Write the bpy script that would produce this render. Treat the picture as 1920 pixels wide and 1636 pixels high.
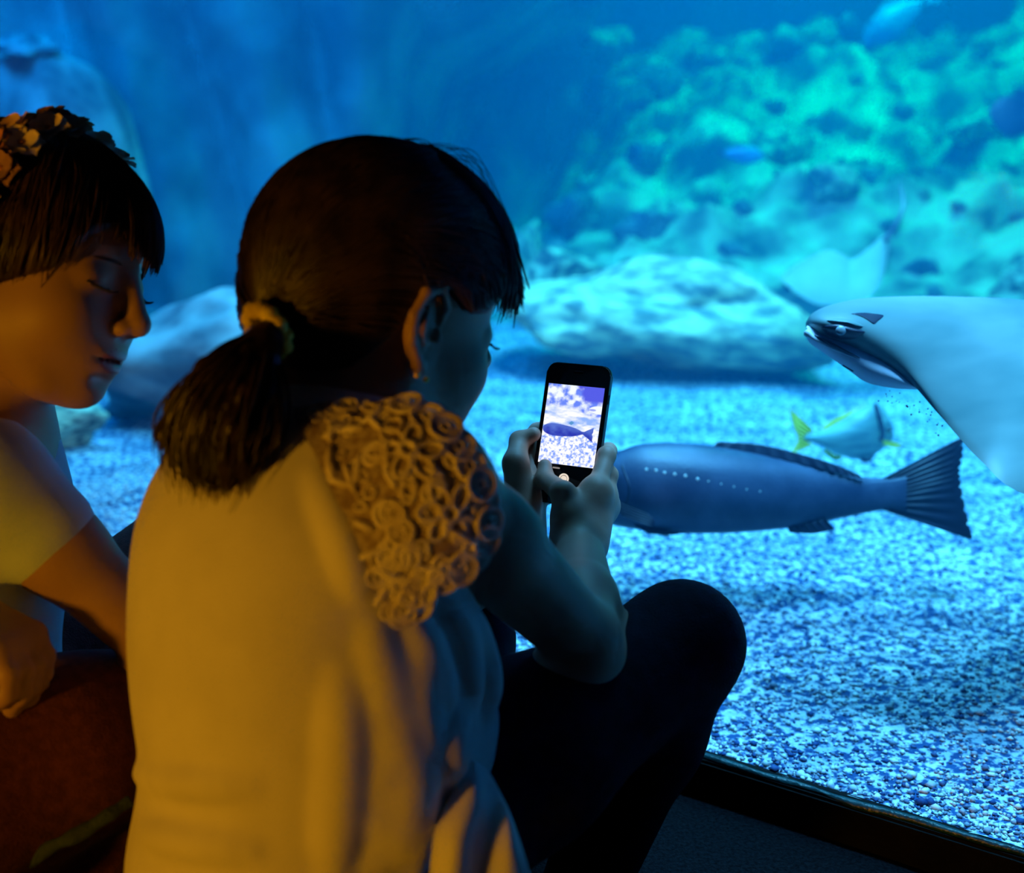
import bpy, math
import numpy as np
from mathutils import Vector, Matrix

# ---------------------------------------------------------------- camera, world, lights, exposure
for o in list(bpy.data.objects): bpy.data.objects.remove(o)
SC = bpy.context.scene
COL = SC.collection
FPX = 2400.0                       # focal length in pixels of the 1920 x 1636 frame
CAMZ, PITCH = 0.72, math.radians(15.0)
CP = np.array([0.0, 0.0, CAMZ])
CR = np.array([1.0, 0.0, 0.0])
CF = np.array([0.0, math.cos(PITCH), -math.sin(PITCH)])
CU = np.array([0.0, math.sin(PITCH), math.cos(PITCH)])
def P(px, py, d):
    """world point measured at photo pixel (px, py) and distance d along the view axis"""
    return CP + CR*((px-960.0)/FPX*d) + CU*((818.0-py)/FPX*d) + CF*d
def PP(L): return np.array([P(*q) for q in L])
def V3(r, u, f):                   # direction given as right / up / away from the camera
    v = CR*r + CU*u + CF*f
    return v/np.linalg.norm(v)

cam_data = bpy.data.cameras.new('camera')
cam = bpy.data.objects.new('camera', cam_data); COL.objects.link(cam)
cam.location = CP; cam.rotation_euler = (math.pi/2-PITCH, 0, 0)
cam_data.sensor_width = 36.0; cam_data.lens = FPX/1920.0*36.0
cam_data.clip_start = 0.02; cam_data.clip_end = 100
cam_data.dof.use_dof = True; cam_data.dof.focus_distance = 1.22; cam_data.dof.aperture_fstop = 3.6
SC.camera = cam

world = bpy.data.worlds.new('dark_hall'); SC.world = world; world.use_nodes = True
world.node_tree.nodes['Background'].inputs[0].default_value = (0.14, 0.20, 0.30, 1)
world.node_tree.nodes['Background'].inputs[1].default_value = 0.012

SC.view_settings.view_transform = 'Standard'; SC.view_settings.look = 'None'
SC.view_settings.gamma = 1.0; SC.view_settings.use_curve_mapping = False
SC.view_settings.exposure = 0.0
SC.cycles.volume_bounces = 0; SC.cycles.max_bounces = 4; SC.cycles.diffuse_bounces = 2; SC.cycles.glossy_bounces = 2; SC.cycles.adaptive_threshold = 0.05; SC.cycles.transparent_max_bounces = 16
SC.cycles.sample_clamp_indirect = 4.0; SC.cycles.use_light_tree = False

def lamp(name, loc, target, size, power, color, shape='DISK', size_y=None, spread=math.pi):
    l = bpy.data.lights.new(name, 'AREA'); l.shape = shape; l.size = size
    if size_y: l.size_y = size_y
    l.energy = power; l.color = color; l.spread = spread
    o = bpy.data.objects.new(name, l); COL.objects.link(o); o.location = loc
    d = Vector(target)-Vector(loc); o.rotation_euler = d.to_track_quat('-Z', 'Y').to_euler()
    return o
# lamps hanging over the tank water
fl_ = lamp('tank_lamp_front', (0.68, 1.40, 2.4), (0.68, 1.40, 0.0), 1.4, 104, (0.27, 0.53, 1.0), 'RECTANGLE', 0.28, spread=2.2)
fl_.rotation_euler = (math.radians(3), 0, math.radians(-34))       # a strip light running along the window
lamp('tank_lamp_middle', (0.45, 2.75, 2.4), (0.47, 2.75, 0), 1.2, 56, (0.26, 0.60, 1.0), spread=1.6)
lamp('tank_lamp_reef', (1.55, 4.7, 2.9), (1.35, 5.3, 0.4), 1.0, 84, (0.0, 0.95, 0.55), spread=2.3)
lamp('tank_lamp_cliff', (-1.5, 2.9, 2.8), (-1.4, 4.2, 0.5), 1.2, 98, (0.0, 0.29, 1.0), spread=2.6)
# warm exhibit lamp of the visitors' hall, low and behind to the left
lamp('hall_lamp_warm', (-1.36, -0.50, 0.43), (-0.15, 0.95, 0.45), 0.20, 13.5, (1.0, 0.41, 0.008))

# ---------------------------------------------------------------- helpers
def noise3(p, seed=0):
    """smooth value noise in [-1, 1], p (N,3)"""
    p = np.asarray(p, dtype=np.float64)
    i = np.floor(p).astype(np.int64); f = p-i; f = f*f*(3-2*f)
    def h(x, y, z):
        n = (x*374761393 + y*668265263 + z*2147483647 + seed*1274126177) & 0xffffffff
        n = ((n ^ (n >> 13))*1274126177) & 0xffffffff
        n = (n ^ (n >> 16)) & 0xffff
        return n/32767.5-1.0
    x, y, z = i[:, 0], i[:, 1], i[:, 2]; a, b, c = f[:, 0], f[:, 1], f[:, 2]
    def lx(yy, zz): return h(x, yy, zz)*(1-a)+h(x+1, yy, zz)*a
    return (lx(y, z)*(1-b)+lx(y+1, z)*b)*(1-c)+(lx(y, z+1)*(1-b)+lx(y+1, z+1)*b)*c
def fbm(p, octv=4, seed=0, gain=0.5):
    s = 0; a = 1.0; q = np.asarray(p, float)
    for k in range(octv):
        s = s+a*noise3(q, seed+k); q = q*2.03+7.1; a *= gain
    return s

def mesh_np(name, verts, faces, smooth=True):
    me = bpy.data.meshes.new(name)
    verts = np.asarray(verts, np.float32)
    if isinstance(faces, np.ndarray) and faces.ndim == 2:
        n, k = faces.shape
        me.vertices.add(len(verts)); me.vertices.foreach_set('co', verts.ravel())
        me.loops.add(n*k); me.loops.foreach_set('vertex_index', faces.astype(np.int32).ravel())
        me.polygons.add(n); me.polygons.foreach_set('loop_start', np.arange(0, n*k, k, dtype=np.int32))
        me.update(calc_edges=True)
    else:
        me.from_pydata(verts.tolist(), [], [list(f) for f in faces])
    me.validate()
    if smooth: me.polygons.foreach_set('use_smooth', np.ones(len(me.polygons), bool))
    me.update()
    return me
def obj(name, me, mat=None, parent=None, label=None, category=None, group=None, kind=None, loc=None):
    o = bpy.data.objects.new(name, me); COL.objects.link(o)
    if mat is not None and me is not None and len(me.materials) == 0: me.materials.append(mat)
    if loc is not None: o.location = loc
    if parent is not None:
        o.parent = parent
        if me is not None and loc is None:      # mesh data is in world space: keep it there
            o.matrix_parent_inverse = Matrix.Translation(-Vector(parent.location)) if parent.parent is None else Matrix.Identity(4)
    if label: o['label'] = label
    if category: o['category'] = category
    if group: o['group'] = group
    if kind: o['kind'] = kind
    return o
def empty(name, loc, label, category, group=None):
    o = bpy.data.objects.new(name, None); COL.objects.link(o); o.location = Vector(loc); o.empty_display_size = 0.05
    o['label'] = label; o['category'] = category
    if group: o['group'] = group
    return o

def ramp(nt, stops):
    r = nt.nodes.new('ShaderNodeValToRGB')
    while len(r.color_ramp.elements) < len(stops): r.color_ramp.elements.new(0.5)
    for e, (p, c) in zip(r.color_ramp.elements, stops):
        e.position = p; e.color = (*c, 1)
    return r
def material(name, c1, c2=None, scale=20, rough=0.6, bump=0.0, bscale=None, spec=0.5, detail=4, lo=0.35, hi=0.65,
             sheen=0, sss=0, sss_r=(1, .3, .15), metal=0, attr=None, stretch=None, aniso=0, emit=None, estr=0, alpha=None, coat=0):
    m = bpy.data.materials.new(name); m.use_nodes = True; nt = m.node_tree
    b = nt.nodes['Principled BSDF']
    b.inputs['Roughness'].default_value = rough; b.inputs['Specular IOR Level'].default_value = spec
    b.inputs['Metallic'].default_value = metal
    b.inputs['Sheen Weight'].default_value = sheen
    b.inputs['Coat Weight'].default_value = coat
    b.inputs['Anisotropic'].default_value = aniso
    if sss:
        b.inputs['Subsurface Weight'].default_value = sss; b.inputs['Subsurface Scale'].default_value = 0.006
        b.inputs['Subsurface Radius'].default_value = sss_r
    if alpha is not None: b.inputs['Alpha'].default_value = alpha
    tc = nt.nodes.new('ShaderNodeTexCoord'); vec = tc.outputs['Object']
    if stretch is not None:
        mp = nt.nodes.new('ShaderNodeMapping'); mp.inputs['Scale'].default_value = stretch
        nt.links.new(vec, mp.inputs['Vector']); vec = mp.outputs['Vector']
    if attr:
        a = nt.nodes.new('ShaderNodeAttribute'); a.attribute_name = attr
        nt.links.new(a.outputs['Color'], b.inputs['Base Color'])
    elif c2 is None:
        b.inputs['Base Color'].default_value = (*c1, 1)
    else:
        n = nt.nodes.new('ShaderNodeTexNoise'); n.inputs['Scale'].default_value = scale; n.inputs['Detail'].default_value = detail
        nt.links.new(vec, n.inputs['Vector'])
        r = ramp(nt, [(lo, c1), (hi, c2)]); nt.links.new(n.outputs['Fac'], r.inputs['Fac'])
        nt.links.new(r.outputs['Color'], b.inputs['Base Color'])
    if bump:
        n2 = nt.nodes.new('ShaderNodeTexNoise'); n2.inputs['Scale'].default_value = bscale or scale*3; n2.inputs['Detail'].default_value = 3
        nt.links.new(vec, n2.inputs['Vector'])
        bm = nt.nodes.new('ShaderNodeBump'); bm.inputs['Strength'].default_value = bump; bm.inputs['Distance'].default_value = 0.004
        nt.links.new(n2.outputs['Fac'], bm.inputs['Height']); nt.links.new(bm.outputs['Normal'], b.inputs['Normal'])
    if emit is not None:
        b.inputs['Emission Color'].default_value = (*emit, 1); b.inputs['Emission Strength'].default_value = estr
    return m
def color_attr(me, cols, name='tint'):
    a = me.color_attributes.new(name, 'FLOAT_COLOR', 'POINT')
    c = np.ones((len(me.vertices), 4), np.float32); c[:, :3] = cols
    a.data.foreach_set('color', c.ravel())

# ---- signed distance modelling: tapered capsules and ellipsoids blended, then meshed with surface nets
class Sdf:
    def __init__(s): s.ops = []
    def cone(s, a, b, ra, rb, k=0.01, sub=False):
        a = np.array(a, float); b = np.array(b, float); c = (a+b)/2
        s.ops.append(('c', (a, b, ra, rb), k, sub, c, np.linalg.norm(b-a)/2+max(ra, rb))); return s
    def ball(s, c, r, k=0.01, sub=False):
        return s.ell(c, np.eye(3), (r, r, r), k, sub)
    def ell(s, c, R, rad, k=0.01, sub=False):
        s.ops.append(('e', (np.array(c, float), np.array(R, float), np.array(rad, float)), k, sub, np.array(c, float), max(rad))); return s
    def chain(s, pts, rads, k=0.01, sub=False):
        for i in range(len(pts)-1): s.cone(pts[i], pts[i+1], rads[i], rads[i+1], k, sub)
        return s
    def grow(s, m):
        n = Sdf()
        for t, a, k, sub, c, r in s.ops:
            if sub: continue
            if t == 'c': n.cone(a[0], a[1], a[2]+m, a[3]+m, k)
            else: n.ell(a[0], a[1], a[2]+m, k)
        return n
    def add(s, other):
        s.ops += other.ops; return s
    def moved(s, T, R, sc):
        """T + sc * (R^T local): R rows are the local axes in world"""
        n = Sdf(); w = lambda p: T + sc*(p @ R)
        for t, a, k, sub, c, r in s.ops:
            if t == 'c': n.cone(w(a[0]), w(a[1]), a[2]*sc, a[3]*sc, k*sc, sub)
            else: n.ell(w(a[0]), a[1] @ R, a[2]*sc, k*sc, sub)
        return n
    def __call__(s, p, margin=0.05):
        d = np.full(len(p), 1.0)
        if len(p) == 0: return d
        lo, hi = p.min(0), p.max(0); X, Y, Z = p[:, 0], p[:, 1], p[:, 2]; big = len(p) > 64
        for t, a, k, sub, c, r in s.ops:
            R = r+margin+k
            if ((np.maximum(np.maximum(lo-c, c-hi), 0))**2).sum() > R*R: continue
            if big:
                idx = np.nonzero((X-c[0])**2+(Y-c[1])**2+(Z-c[2])**2 < R*R)[0]
                if len(idx) == 0: continue
                q = p[idx]
            else: idx = slice(None); q = p
            if t == 'c':
                A, B, ra, rb = a; ba = B-A; L = max(ba @ ba, 1e-12)
                q = q-A; h = np.clip(q @ (ba/L), 0, 1); q = q-h[:, None]*ba
                e = np.sqrt(np.einsum('ij,ij->i', q, q))-(ra+(rb-ra)*h)
            else:
                l = (q-a[0]) @ (a[1].T/a[2]); k0 = np.sqrt(np.einsum('ij,ij->i', l, l)); l = l/a[2]
                k1 = np.sqrt(np.einsum('ij,ij->i', l, l)); e = k0*(k0-1)/np.maximum(k1, 1e-6)
            x = d[idx]
            if sub:
                w = np.clip(0.5+0.5*(e+x)/k, 0, 1); d[idx] = -(e+(-x-e)*w-k*w*(1-w))
            else:
                w = np.clip(0.5+0.5*(e-x)/k, 0, 1); d[idx] = e+(x-e)*w-k*w*(1-w)
        return d
    def bounds(s, pad=0.01):
        lo = np.min([o[4]-o[5] for o in s.ops if not o[3]], axis=0)-pad
        hi = np.max([o[4]+o[5] for o in s.ops if not o[3]], axis=0)+pad
        return lo, hi

def grad(f, p, e=0.0006):
    g = np.zeros_like(p)
    for s in ((1, 1, 1), (1, -1, -1), (-1, 1, -1), (-1, -1, 1)):
        s = np.array(s, float); g += f(p+s*e)[:, None]*s
    return g/(4*e)
def snap(f, p, off=0.0, it=3):
    if isinstance(f, Sdf): f0 = f; f = lambda x: f0(x, 0.3)
    for _ in range(it):
        g = grad(f, p); d = f(p)-off
        p = p-(np.clip(d, -0.02, 0.02)/np.maximum((g*g).sum(1), 0.05))[:, None]*g
    return p
def polygonize(f, lo, hi, h, it=2):
    B = 8
    def morton(c):
        m = np.zeros(len(c), np.int64)
        for b in range(8):
            for a in range(3): m |= ((c[:, a].astype(np.int64) >> b) & 1) << (3*b+a)
        return np.argsort(m)
    def chunked(fn, p, n=24000): return np.concatenate([fn(p[i:i+n]) for i in range(0, len(p), n)])
    lo = np.array(lo, float); n = np.ceil((np.array(hi)-lo)/h/B).astype(int); N = n*B+1
    ci = np.stack(np.meshgrid(*[np.arange(k) for k in n], indexing='ij'), -1).reshape(-1, 3)
    ci = ci[morton(ci)]; cd = chunked(f, lo+(ci*B+B/2)*h, 512)
    D = np.ones(N, np.float32)
    keep = np.abs(cd) < h*B*0.87*1.35+0.004
    for c in ci[(~keep) & (cd < 0)]:
        D[c[0]*B:c[0]*B+B+1, c[1]*B:c[1]*B+B+1, c[2]*B:c[2]*B+B+1] = -1
    lc = np.stack(np.meshgrid(*[np.arange(B+1)]*3, indexing='ij'), -1).reshape(-1, 3)
    kb = ci[keep]
    for s in range(0, len(kb), 32):
        g = (kb[s:s+32, None]*B+lc[None]).reshape(-1, 3)
        D[g[:, 0], g[:, 1], g[:, 2]] = f(lo+g*h)
    S = D < 0
    cnt = np.zeros(N-1, np.uint8)
    for dx in (0, 1):
        for dy in (0, 1):
            for dz in (0, 1):
                cnt += S[dx:N[0]-1+dx, dy:N[1]-1+dy, dz:N[2]-1+dz]
    act = np.argwhere((cnt > 0) & (cnt < 8)); act = act[morton(act//B)]
    idx = np.full(N-1, -1, np.int32); idx[act[:, 0], act[:, 1], act[:, 2]] = np.arange(len(act))
    cor = np.array([(a, b, c) for a in (0, 1) for b in (0, 1) for c in (0, 1)])
    val = np.stack([D[act[:, 0]+c[0], act[:, 1]+c[1], act[:, 2]+c[2]] for c in cor], 1)
    acc = np.zeros((len(act), 3)); num = np.zeros(len(act))
    for i in range(8):
        for j in range(i+1, 8):
            if np.abs(cor[i]-cor[j]).sum() != 1: continue
            m = (val[:, i] < 0) != (val[:, j] < 0)
            t = val[m, i]/(val[m, i]-val[m, j])
            acc[m] += cor[i]+t[:, None]*(cor[j]-cor[i]); num[m] += 1
    v = lo+(act+acc/num[:, None])*h
    for _ in range(it):
        g = chunked(lambda q: grad(f, q), v); d = chunked(f, v)
        v = v-np.clip(d/np.maximum((g*g).sum(1), 0.2), -h, h)[:, None]*g*0.9
    quads = []
    for ax in range(3):
        sl0 = [slice(1, N[k]-1) for k in range(3)]; sl1 = list(sl0)
        sl0[ax] = slice(0, N[ax]-1); sl1[ax] = slice(1, N[ax])
        a, b = S[tuple(sl0)], S[tuple(sl1)]
        for flip in (0, 1):
            e = np.argwhere(a & ~b if flip == 0 else b & ~a)
            if len(e) == 0: continue
            off = np.ones(3, int); off[ax] = 0
            e = e+off
            u, w = (ax+1) % 3, (ax+2) % 3
            U = np.zeros(3, int); U[u] = 1; W = np.zeros(3, int); W[w] = 1
            q = [e-U-W, e-W, e, e-U]
            if flip: q = q[::-1]
            quads.append(np.stack([idx[c[:, 0], c[:, 1], c[:, 2]] for c in q], 1))
    return v, np.concatenate(quads)
def sdf_mesh(name, f, h, lo=None, hi=None, it=1):
    if lo is None: lo, hi = f.bounds(0.012)
    v, q = polygonize(f, lo, hi, h, it)
    return mesh_np(name, v, q)

def surf(f, px, py, d0=0.70, d1=1.5, n=160):
    """first surface of f seen at photo pixel (px, py)"""
    ds = np.linspace(d0, d1, n); pts = np.array([P(px, py, d) for d in ds]); v = f(pts)
    i = int(np.argmax(v < 0)) if (v < 0).any() else int(np.argmin(v))
    return pts[i]
def spline(pts, n):
    """Catmull-Rom through pts (k,dim) -> (n,dim)"""
    p = np.asarray(pts, float); p = np.vstack([2*p[0]-p[1], p, 2*p[-1]-p[-2]])
    t = np.linspace(0, len(p)-3-1e-9, n); i = t.astype(int); u = (t-i)[:, None]
    a, b, c, d = p[i], p[i+1], p[i+2], p[i+3]
    return 0.5*((2*b)+(c-a)*u+(2*a-5*b+4*c-d)*u*u+(3*b-a-3*c+d)*u**3)
def tube_arrays(path, rad, sides=6, flat=None, cap=True):
    """sweep a ring along path (n,3); rad scalar or (n,) -> verts, quads"""
    path = np.asarray(path, float); n = len(path); rad = np.broadcast_to(np.asarray(rad, float), (n,))
    t = np.gradient(path, axis=0); t /= np.maximum(np.linalg.norm(t, axis=1, keepdims=True), 1e-9)
    ref = np.array([0.13, 0.21, 0.97]) if abs(t[0, 2]) < 0.9 else np.array([1.0, 0.1, 0.0])
    u = np.zeros_like(t); prev = ref
    for i in range(n):
        x = prev-t[i]*(prev @ t[i]); x /= max(np.linalg.norm(x), 1e-9); u[i] = x; prev = x
    w = np.cross(t, u)
    a = np.arange(sides)/sides*2*math.pi
    fl = 1.0 if flat is None else flat
    ring = path[:, None]+rad[:, None, None]*(np.cos(a)[None, :, None]*u[:, None]+fl*np.sin(a)[None, :, None]*w[:, None])
    v = ring.reshape(-1, 3)
    i, j = np.meshgrid(np.arange(n-1), np.arange(sides), indexing='ij'); j2 = (j+1) % sides
    f = np.stack([i*sides+j, i*sides+j2, (i+1)*sides+j2, (i+1)*sides+j], -1).reshape(-1, 4)
    if cap:
        v = np.vstack([v, path[0], path[-1]]); c0 = n*sides
        j = np.arange(sides); j2 = (j+1) % sides
        f = np.vstack([f, np.stack([j2, j, np.full(sides, c0), np.full(sides, c0)], 1),
                       np.stack([(n-1)*sides+j, (n-1)*sides+j2, np.full(sides, c0+1), np.full(sides, c0+1)], 1)])
    return v, f
def fix_tris(f):                    # quads with a doubled last index -> python faces
    return [tuple(q[:3]) if q[2] == q[3] else tuple(q) for q in f.tolist()]
def tube(name, path, rad, sides=8, flat=None):
    v, f = tube_arrays(path, rad, sides, flat)
    return mesh_np(name, v, fix_tris(f))
def merge(parts):
    V, F, o = [], [], 0
    for v, f in parts: V.append(v); F.append(f+o); o += len(v)
    return np.vstack(V), np.vstack(F)
def grid_faces(nu, nv, flip=False):
    i, j = np.meshgrid(np.arange(nu-1), np.arange(nv-1), indexing='ij')
    f = np.stack([i*nv+j, (i+1)*nv+j, (i+1)*nv+j+1, i*nv+j+1], -1).reshape(-1, 4)
    return f[:, ::-1] if flip else f
RNG = np.random.default_rng(11)
def ball_mesh(name, c, r, seg=14, squash=None):
    import bmesh
    bm = bmesh.new(); bmesh.ops.create_uvsphere(bm, u_segments=seg*2, v_segments=seg, radius=1)
    me = bpy.data.meshes.new(name); bm.to_mesh(me); bm.free()
    v = np.empty(len(me.vertices)*3, np.float32); me.vertices.foreach_get('co', v); v = v.reshape(-1, 3)
    rr = np.array(r if hasattr(r, '__len__') else (r, r, r)); v = v*rr
    if squash is not None: v = v @ np.array(squash)
    v = v+np.array(c)
    me.vertices.foreach_set('co', v.astype(np.float32).ravel()); me.polygons.foreach_set('use_smooth', np.ones(len(me.polygons), bool)); me.update()
    return me

def surface_hit(me, px, py):
    from mathutils.bvhtree import BVHTree
    key = me.name
    if key not in _BVH: _BVH[key] = BVHTree.FromPolygons([v.co for v in me.vertices], [tuple(p.vertices) for p in me.polygons])
    d = Vector(P(px, py, 1.0)-CP).normalized(); h = _BVH[key].ray_cast(Vector(CP), d)
    return None if h[0] is None else (np.array(h[0]), np.array(h[1]))
_BVH = {}
def patch(name, me, outline, lift=0.0006, bulge=0.0015, n=16, rings=6):
    """a thin domed patch of skin lying on the surface of me inside a pixel outline"""
    o = spline(list(outline)+[outline[0]], n*3+1)[:-1]; c = o.mean(0); V = []
    for r in range(rings+1):
        f = 1-r/rings
        for q in o:
            x = c+(q-c)*max(f, 0.02); h = surface_hit(me, *x)
            p0 = h[0] if h is not None else P(x[0], x[1], 1.37); V.append(p0-CF*(lift+bulge*(1-f*f)-(0.002 if r == 0 else 0)))
    m = len(o); i, j = np.meshgrid(np.arange(rings), np.arange(m), indexing='ij'); j2 = (j+1) % m
    return mesh_np(name, np.array(V), np.stack([i*m+j, i*m+j2, (i+1)*m+j2, (i+1)*m+j], -1).reshape(-1, 4))
# ---------------------------------------------------------------- the setting: hall floor, tank window, sand, rock
GA = np.array([-0.01, 1.37]); GD = np.array([0.8294, -0.5586]); GN = np.array([0.5586, 0.8294])
def T(s, t, z): q = GA+GD*s+GN*t; return np.array([q[0], q[1], z])
def TT(s, t):   return GA[0]+GD[0]*s+GN[0]*t, GA[1]+GD[1]*s+GN[1]*t
def box_st(s0, s1, t0, t1, z0, z1):
    v = [T(s, t, z) for s in (s0, s1) for t in (t0, t1) for z in (z0, z1)]
    f = [(0, 1, 3, 2), (4, 6, 7, 5), (0, 4, 5, 1), (2, 3, 7, 6), (0, 2, 6, 4), (1, 5, 7, 3)]
    return v, f
def bevelled(name, s0, s1, t0, t1, z0, z1, w):
    v, f = box_st(s0, s1, t0, t1, z0, z1); me = mesh_np(name, v, f, smooth=False)
    import bmesh
    bm = bmesh.new(); bm.from_mesh(me); bmesh.ops.recalc_face_normals(bm, faces=bm.faces)
    bmesh.ops.bevel(bm, geom=bm.edges[:], offset=w, segments=2, affect='EDGES'); bm.to_mesh(me); bm.free()
    return me

m_carpet = material('dark_carpet', (0.0015, 0.002, 0.003), (0.006, 0.007, 0.009), scale=260, rough=0.95, bump=0.8, bscale=420, spec=0.04)
n = 90
gx, gy = np.meshgrid(np.linspace(-3, 3, n), np.linspace(-3, 3.2, n), indexing='ij')
keepz = -0.0015*np.abs(noise3(np.stack([gx.ravel()*9, gy.ravel()*9, gx.ravel()*0], 1)))
fl = mesh_np('floor', np.stack([gx.ravel(), gy.ravel(), keepz], 1), grid_faces(n, n))
obj('floor', fl, m_carpet, kind='structure')

m_frame = material('black_frame', (0.002, 0.002, 0.0025), (0.004, 0.004, 0.004), scale=30, rough=0.7, bump=0.3, bscale=90, spec=0.08)
m_edge = material('sealant', (0.004, 0.03, 0.035), (0.010, 0.06, 0.07), scale=60, rough=0.35, bump=0.5, bscale=160)  # teal glow of the tank put into the bead's own colour
m_glass = bpy.data.materials.new('tank_glass'); m_glass.use_nodes = True
nt = m_glass.node_tree; nt.nodes.clear()
o_ = nt.nodes.new('ShaderNodeOutputMaterial'); mx = nt.nodes.new('ShaderNodeMixShader')
tr = nt.nodes.new('ShaderNodeBsdfTransparent'); tr.inputs[0].default_value = (0.96, 0.985, 1, 1)
gl = nt.nodes.new('ShaderNodeBsdfGlossy'); gl.inputs['Roughness'].default_value = 0.02
fr = nt.nodes.new('ShaderNodeFresnel'); fr.inputs[0].default_value = 1.01
nt.links.new(fr.outputs[0], mx.inputs[0]); nt.links.new(tr.outputs[0], mx.inputs[1]); nt.links.new(gl.outputs[0], mx.inputs[2])
nt.links.new(mx.outputs[0], o_.inputs['Surface'])

win = obj('window_1', bevelled('window_frame', -3.2, 3.2, -0.014, 0.012, -0.02, 0.042, 0.003), m_frame, kind='structure')
# a bead of sealant with an uneven lip runs along the foot of the pane
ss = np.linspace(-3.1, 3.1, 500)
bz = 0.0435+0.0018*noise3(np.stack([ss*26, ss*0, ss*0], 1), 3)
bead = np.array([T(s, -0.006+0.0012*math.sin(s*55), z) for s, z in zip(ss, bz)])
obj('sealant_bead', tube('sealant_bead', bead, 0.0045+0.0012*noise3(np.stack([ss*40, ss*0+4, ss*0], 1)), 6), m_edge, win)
obj('window_pane', mesh_np('window_pane', *box_st(-3.1, 3.1, -0.004, 0.004, 0.036, 0.875), smooth=False), m_glass, win)

obj('wall_light_block', bevelled('wall_light_block', -3.2, 3.2, -0.10, 0.012, 0.87, 3.1, 0.01), m_frame, kind='structure')   # unseen wall over the window, added to keep the tank lamps off the girls

# sand
def sand_h(x, y):
    p = np.stack([x, y, x*0], 1)
    return 0.040+0.012*fbm(p*2.2, 3, 5)+0.0025*noise3(p*30, 9)
ns, ntt = 420, 380
S_, T_ = np.meshgrid(np.linspace(-3.4, 3.4, ns), 0.006+(np.linspace(0, 1, ntt)**1.7)*6.5, indexing='ij')
X_, Y_ = TT(S_.ravel(), T_.ravel()); Z_ = sand_h(X_, Y_)
Z_ = np.where(T_.ravel() < 0.08, np.minimum(Z_, 0.043)+0*Z_, Z_)
m_sand = material('pale_sand', (0.02, 0.09, 0.24), (0.82, 0.83, 0.84), scale=95, rough=0.85, bump=0.9, bscale=160, spec=0.2, detail=3, lo=0.44, hi=0.57)
nt = m_sand.node_tree                      # broader drifts of clean and dirty sand over the grain
big = nt.nodes.new('ShaderNodeTexNoise'); big.inputs['Scale'].default_value = 9; big.inputs['Detail'].default_value = 5
tc = [q for q in nt.nodes if q.type == 'TEX_COORD'][0]
mp = nt.nodes.new('ShaderNodeMapping'); mp.inputs['Scale'].default_value = (0.6, 1.5, 1); nt.links.new(tc.outputs['Object'], mp.inputs[0])
nt.links.new(mp.outputs[0], big.inputs['Vector'])
rr = ramp(nt, [(0.36, (0.40, 0.50, 0.60)), (0.62, (1, 1, 1))]); nt.links.new(big.outputs['Fac'], rr.inputs[0])
mm = nt.nodes.new('ShaderNodeMix'); mm.data_type = 'RGBA'; mm.blend_type = 'MULTIPLY'; mm.inputs[0].default_value = 1
old = [l for l in nt.links if l.to_socket.name == 'Base Color'][0].from_socket
nt.links.new(old, mm.inputs[6]); nt.links.new(rr.outputs[0], mm.inputs[7])
nt.links.new(mm.outputs[2], nt.nodes['Principled BSDF'].inputs['Base Color'])
obj('sand_bed', mesh_np('sand_bed', np.stack([X_, Y_, Z_], 1), grid_faces(ns, ntt)), m_sand, kind='structure')

# loose grains of gravel over the sand: nobody could count them
NG = 62000
tt = 0.012+RNG.random(NG)**1.55*1.75; s_ = RNG.uniform(-1.15, 1.7, NG)
gxw, gyw = TT(s_, tt)
okv = (np.abs(gxw)/gyw < 0.46) & (gyw > 0.5)
gxw, gyw, tt = gxw[okv], gyw[okv], tt[okv]; NG = len(gxw)
sz = RNG.lognormal(math.log(0.0023), 0.38, NG); sz = np.clip(sz, 0.0012, 0.0065)
oc = np.array([(1, 0, 0), (0, 1, 0), (-1, 0, 0), (0, -1, 0), (0, 0, 1), (0, 0, -1)], float)
of = np.array([(0, 1, 4), (1, 2, 4), (2, 3, 4), (3, 0, 4), (1, 0, 5), (2, 1, 5), (3, 2, 5), (0, 3, 5)])
ang = RNG.uniform(0, 6.28, NG); jit = RNG.uniform(0.65, 1.35, (NG, 6, 3))
loc = oc[None]*jit*sz[:, None, None]*np.array([1.1, 0.9, 0.75])
c_, s2 = np.cos(ang)[:, None], np.sin(ang)[:, None]
gv = np.stack([loc[..., 0]*c_-loc[..., 1]*s2, loc[..., 0]*s2+loc[..., 1]*c_, loc[..., 2]], -1)
gz = sand_h(gxw, gyw); gz = np.where(tt < 0.08, np.minimum(gz, 0.043), gz)
gv += np.stack([gxw, gyw, gz+sz*0.35], 1)[:, None]
gf = (of[None]+np.arange(NG)[:, None, None]*6).reshape(-1, 3)
gm = mesh_np('gravel', gv.reshape(-1, 3), gf)
drift = fbm(np.stack([gxw*7, gyw*10, gxw*0], 1), 3, 31)
val = np.clip(RNG.beta(0.60, 0.52, NG)+0.18*drift, 0.0, 1)
gcol = np.array([0.010, 0.055, 0.19])*(1-val[:, None])+np.array([0.86, 0.87, 0.86])*val[:, None]
color_attr(gm, np.repeat(gcol, 6, 0))
m_gravel = material('gravel_grains', (1, 1, 1), attr='tint', rough=0.7, spec=0.3)
obj('gravel', gm, m_gravel, label='loose pale and dark gravel grains covering the tank floor', category='gravel', kind='stuff')

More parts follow.
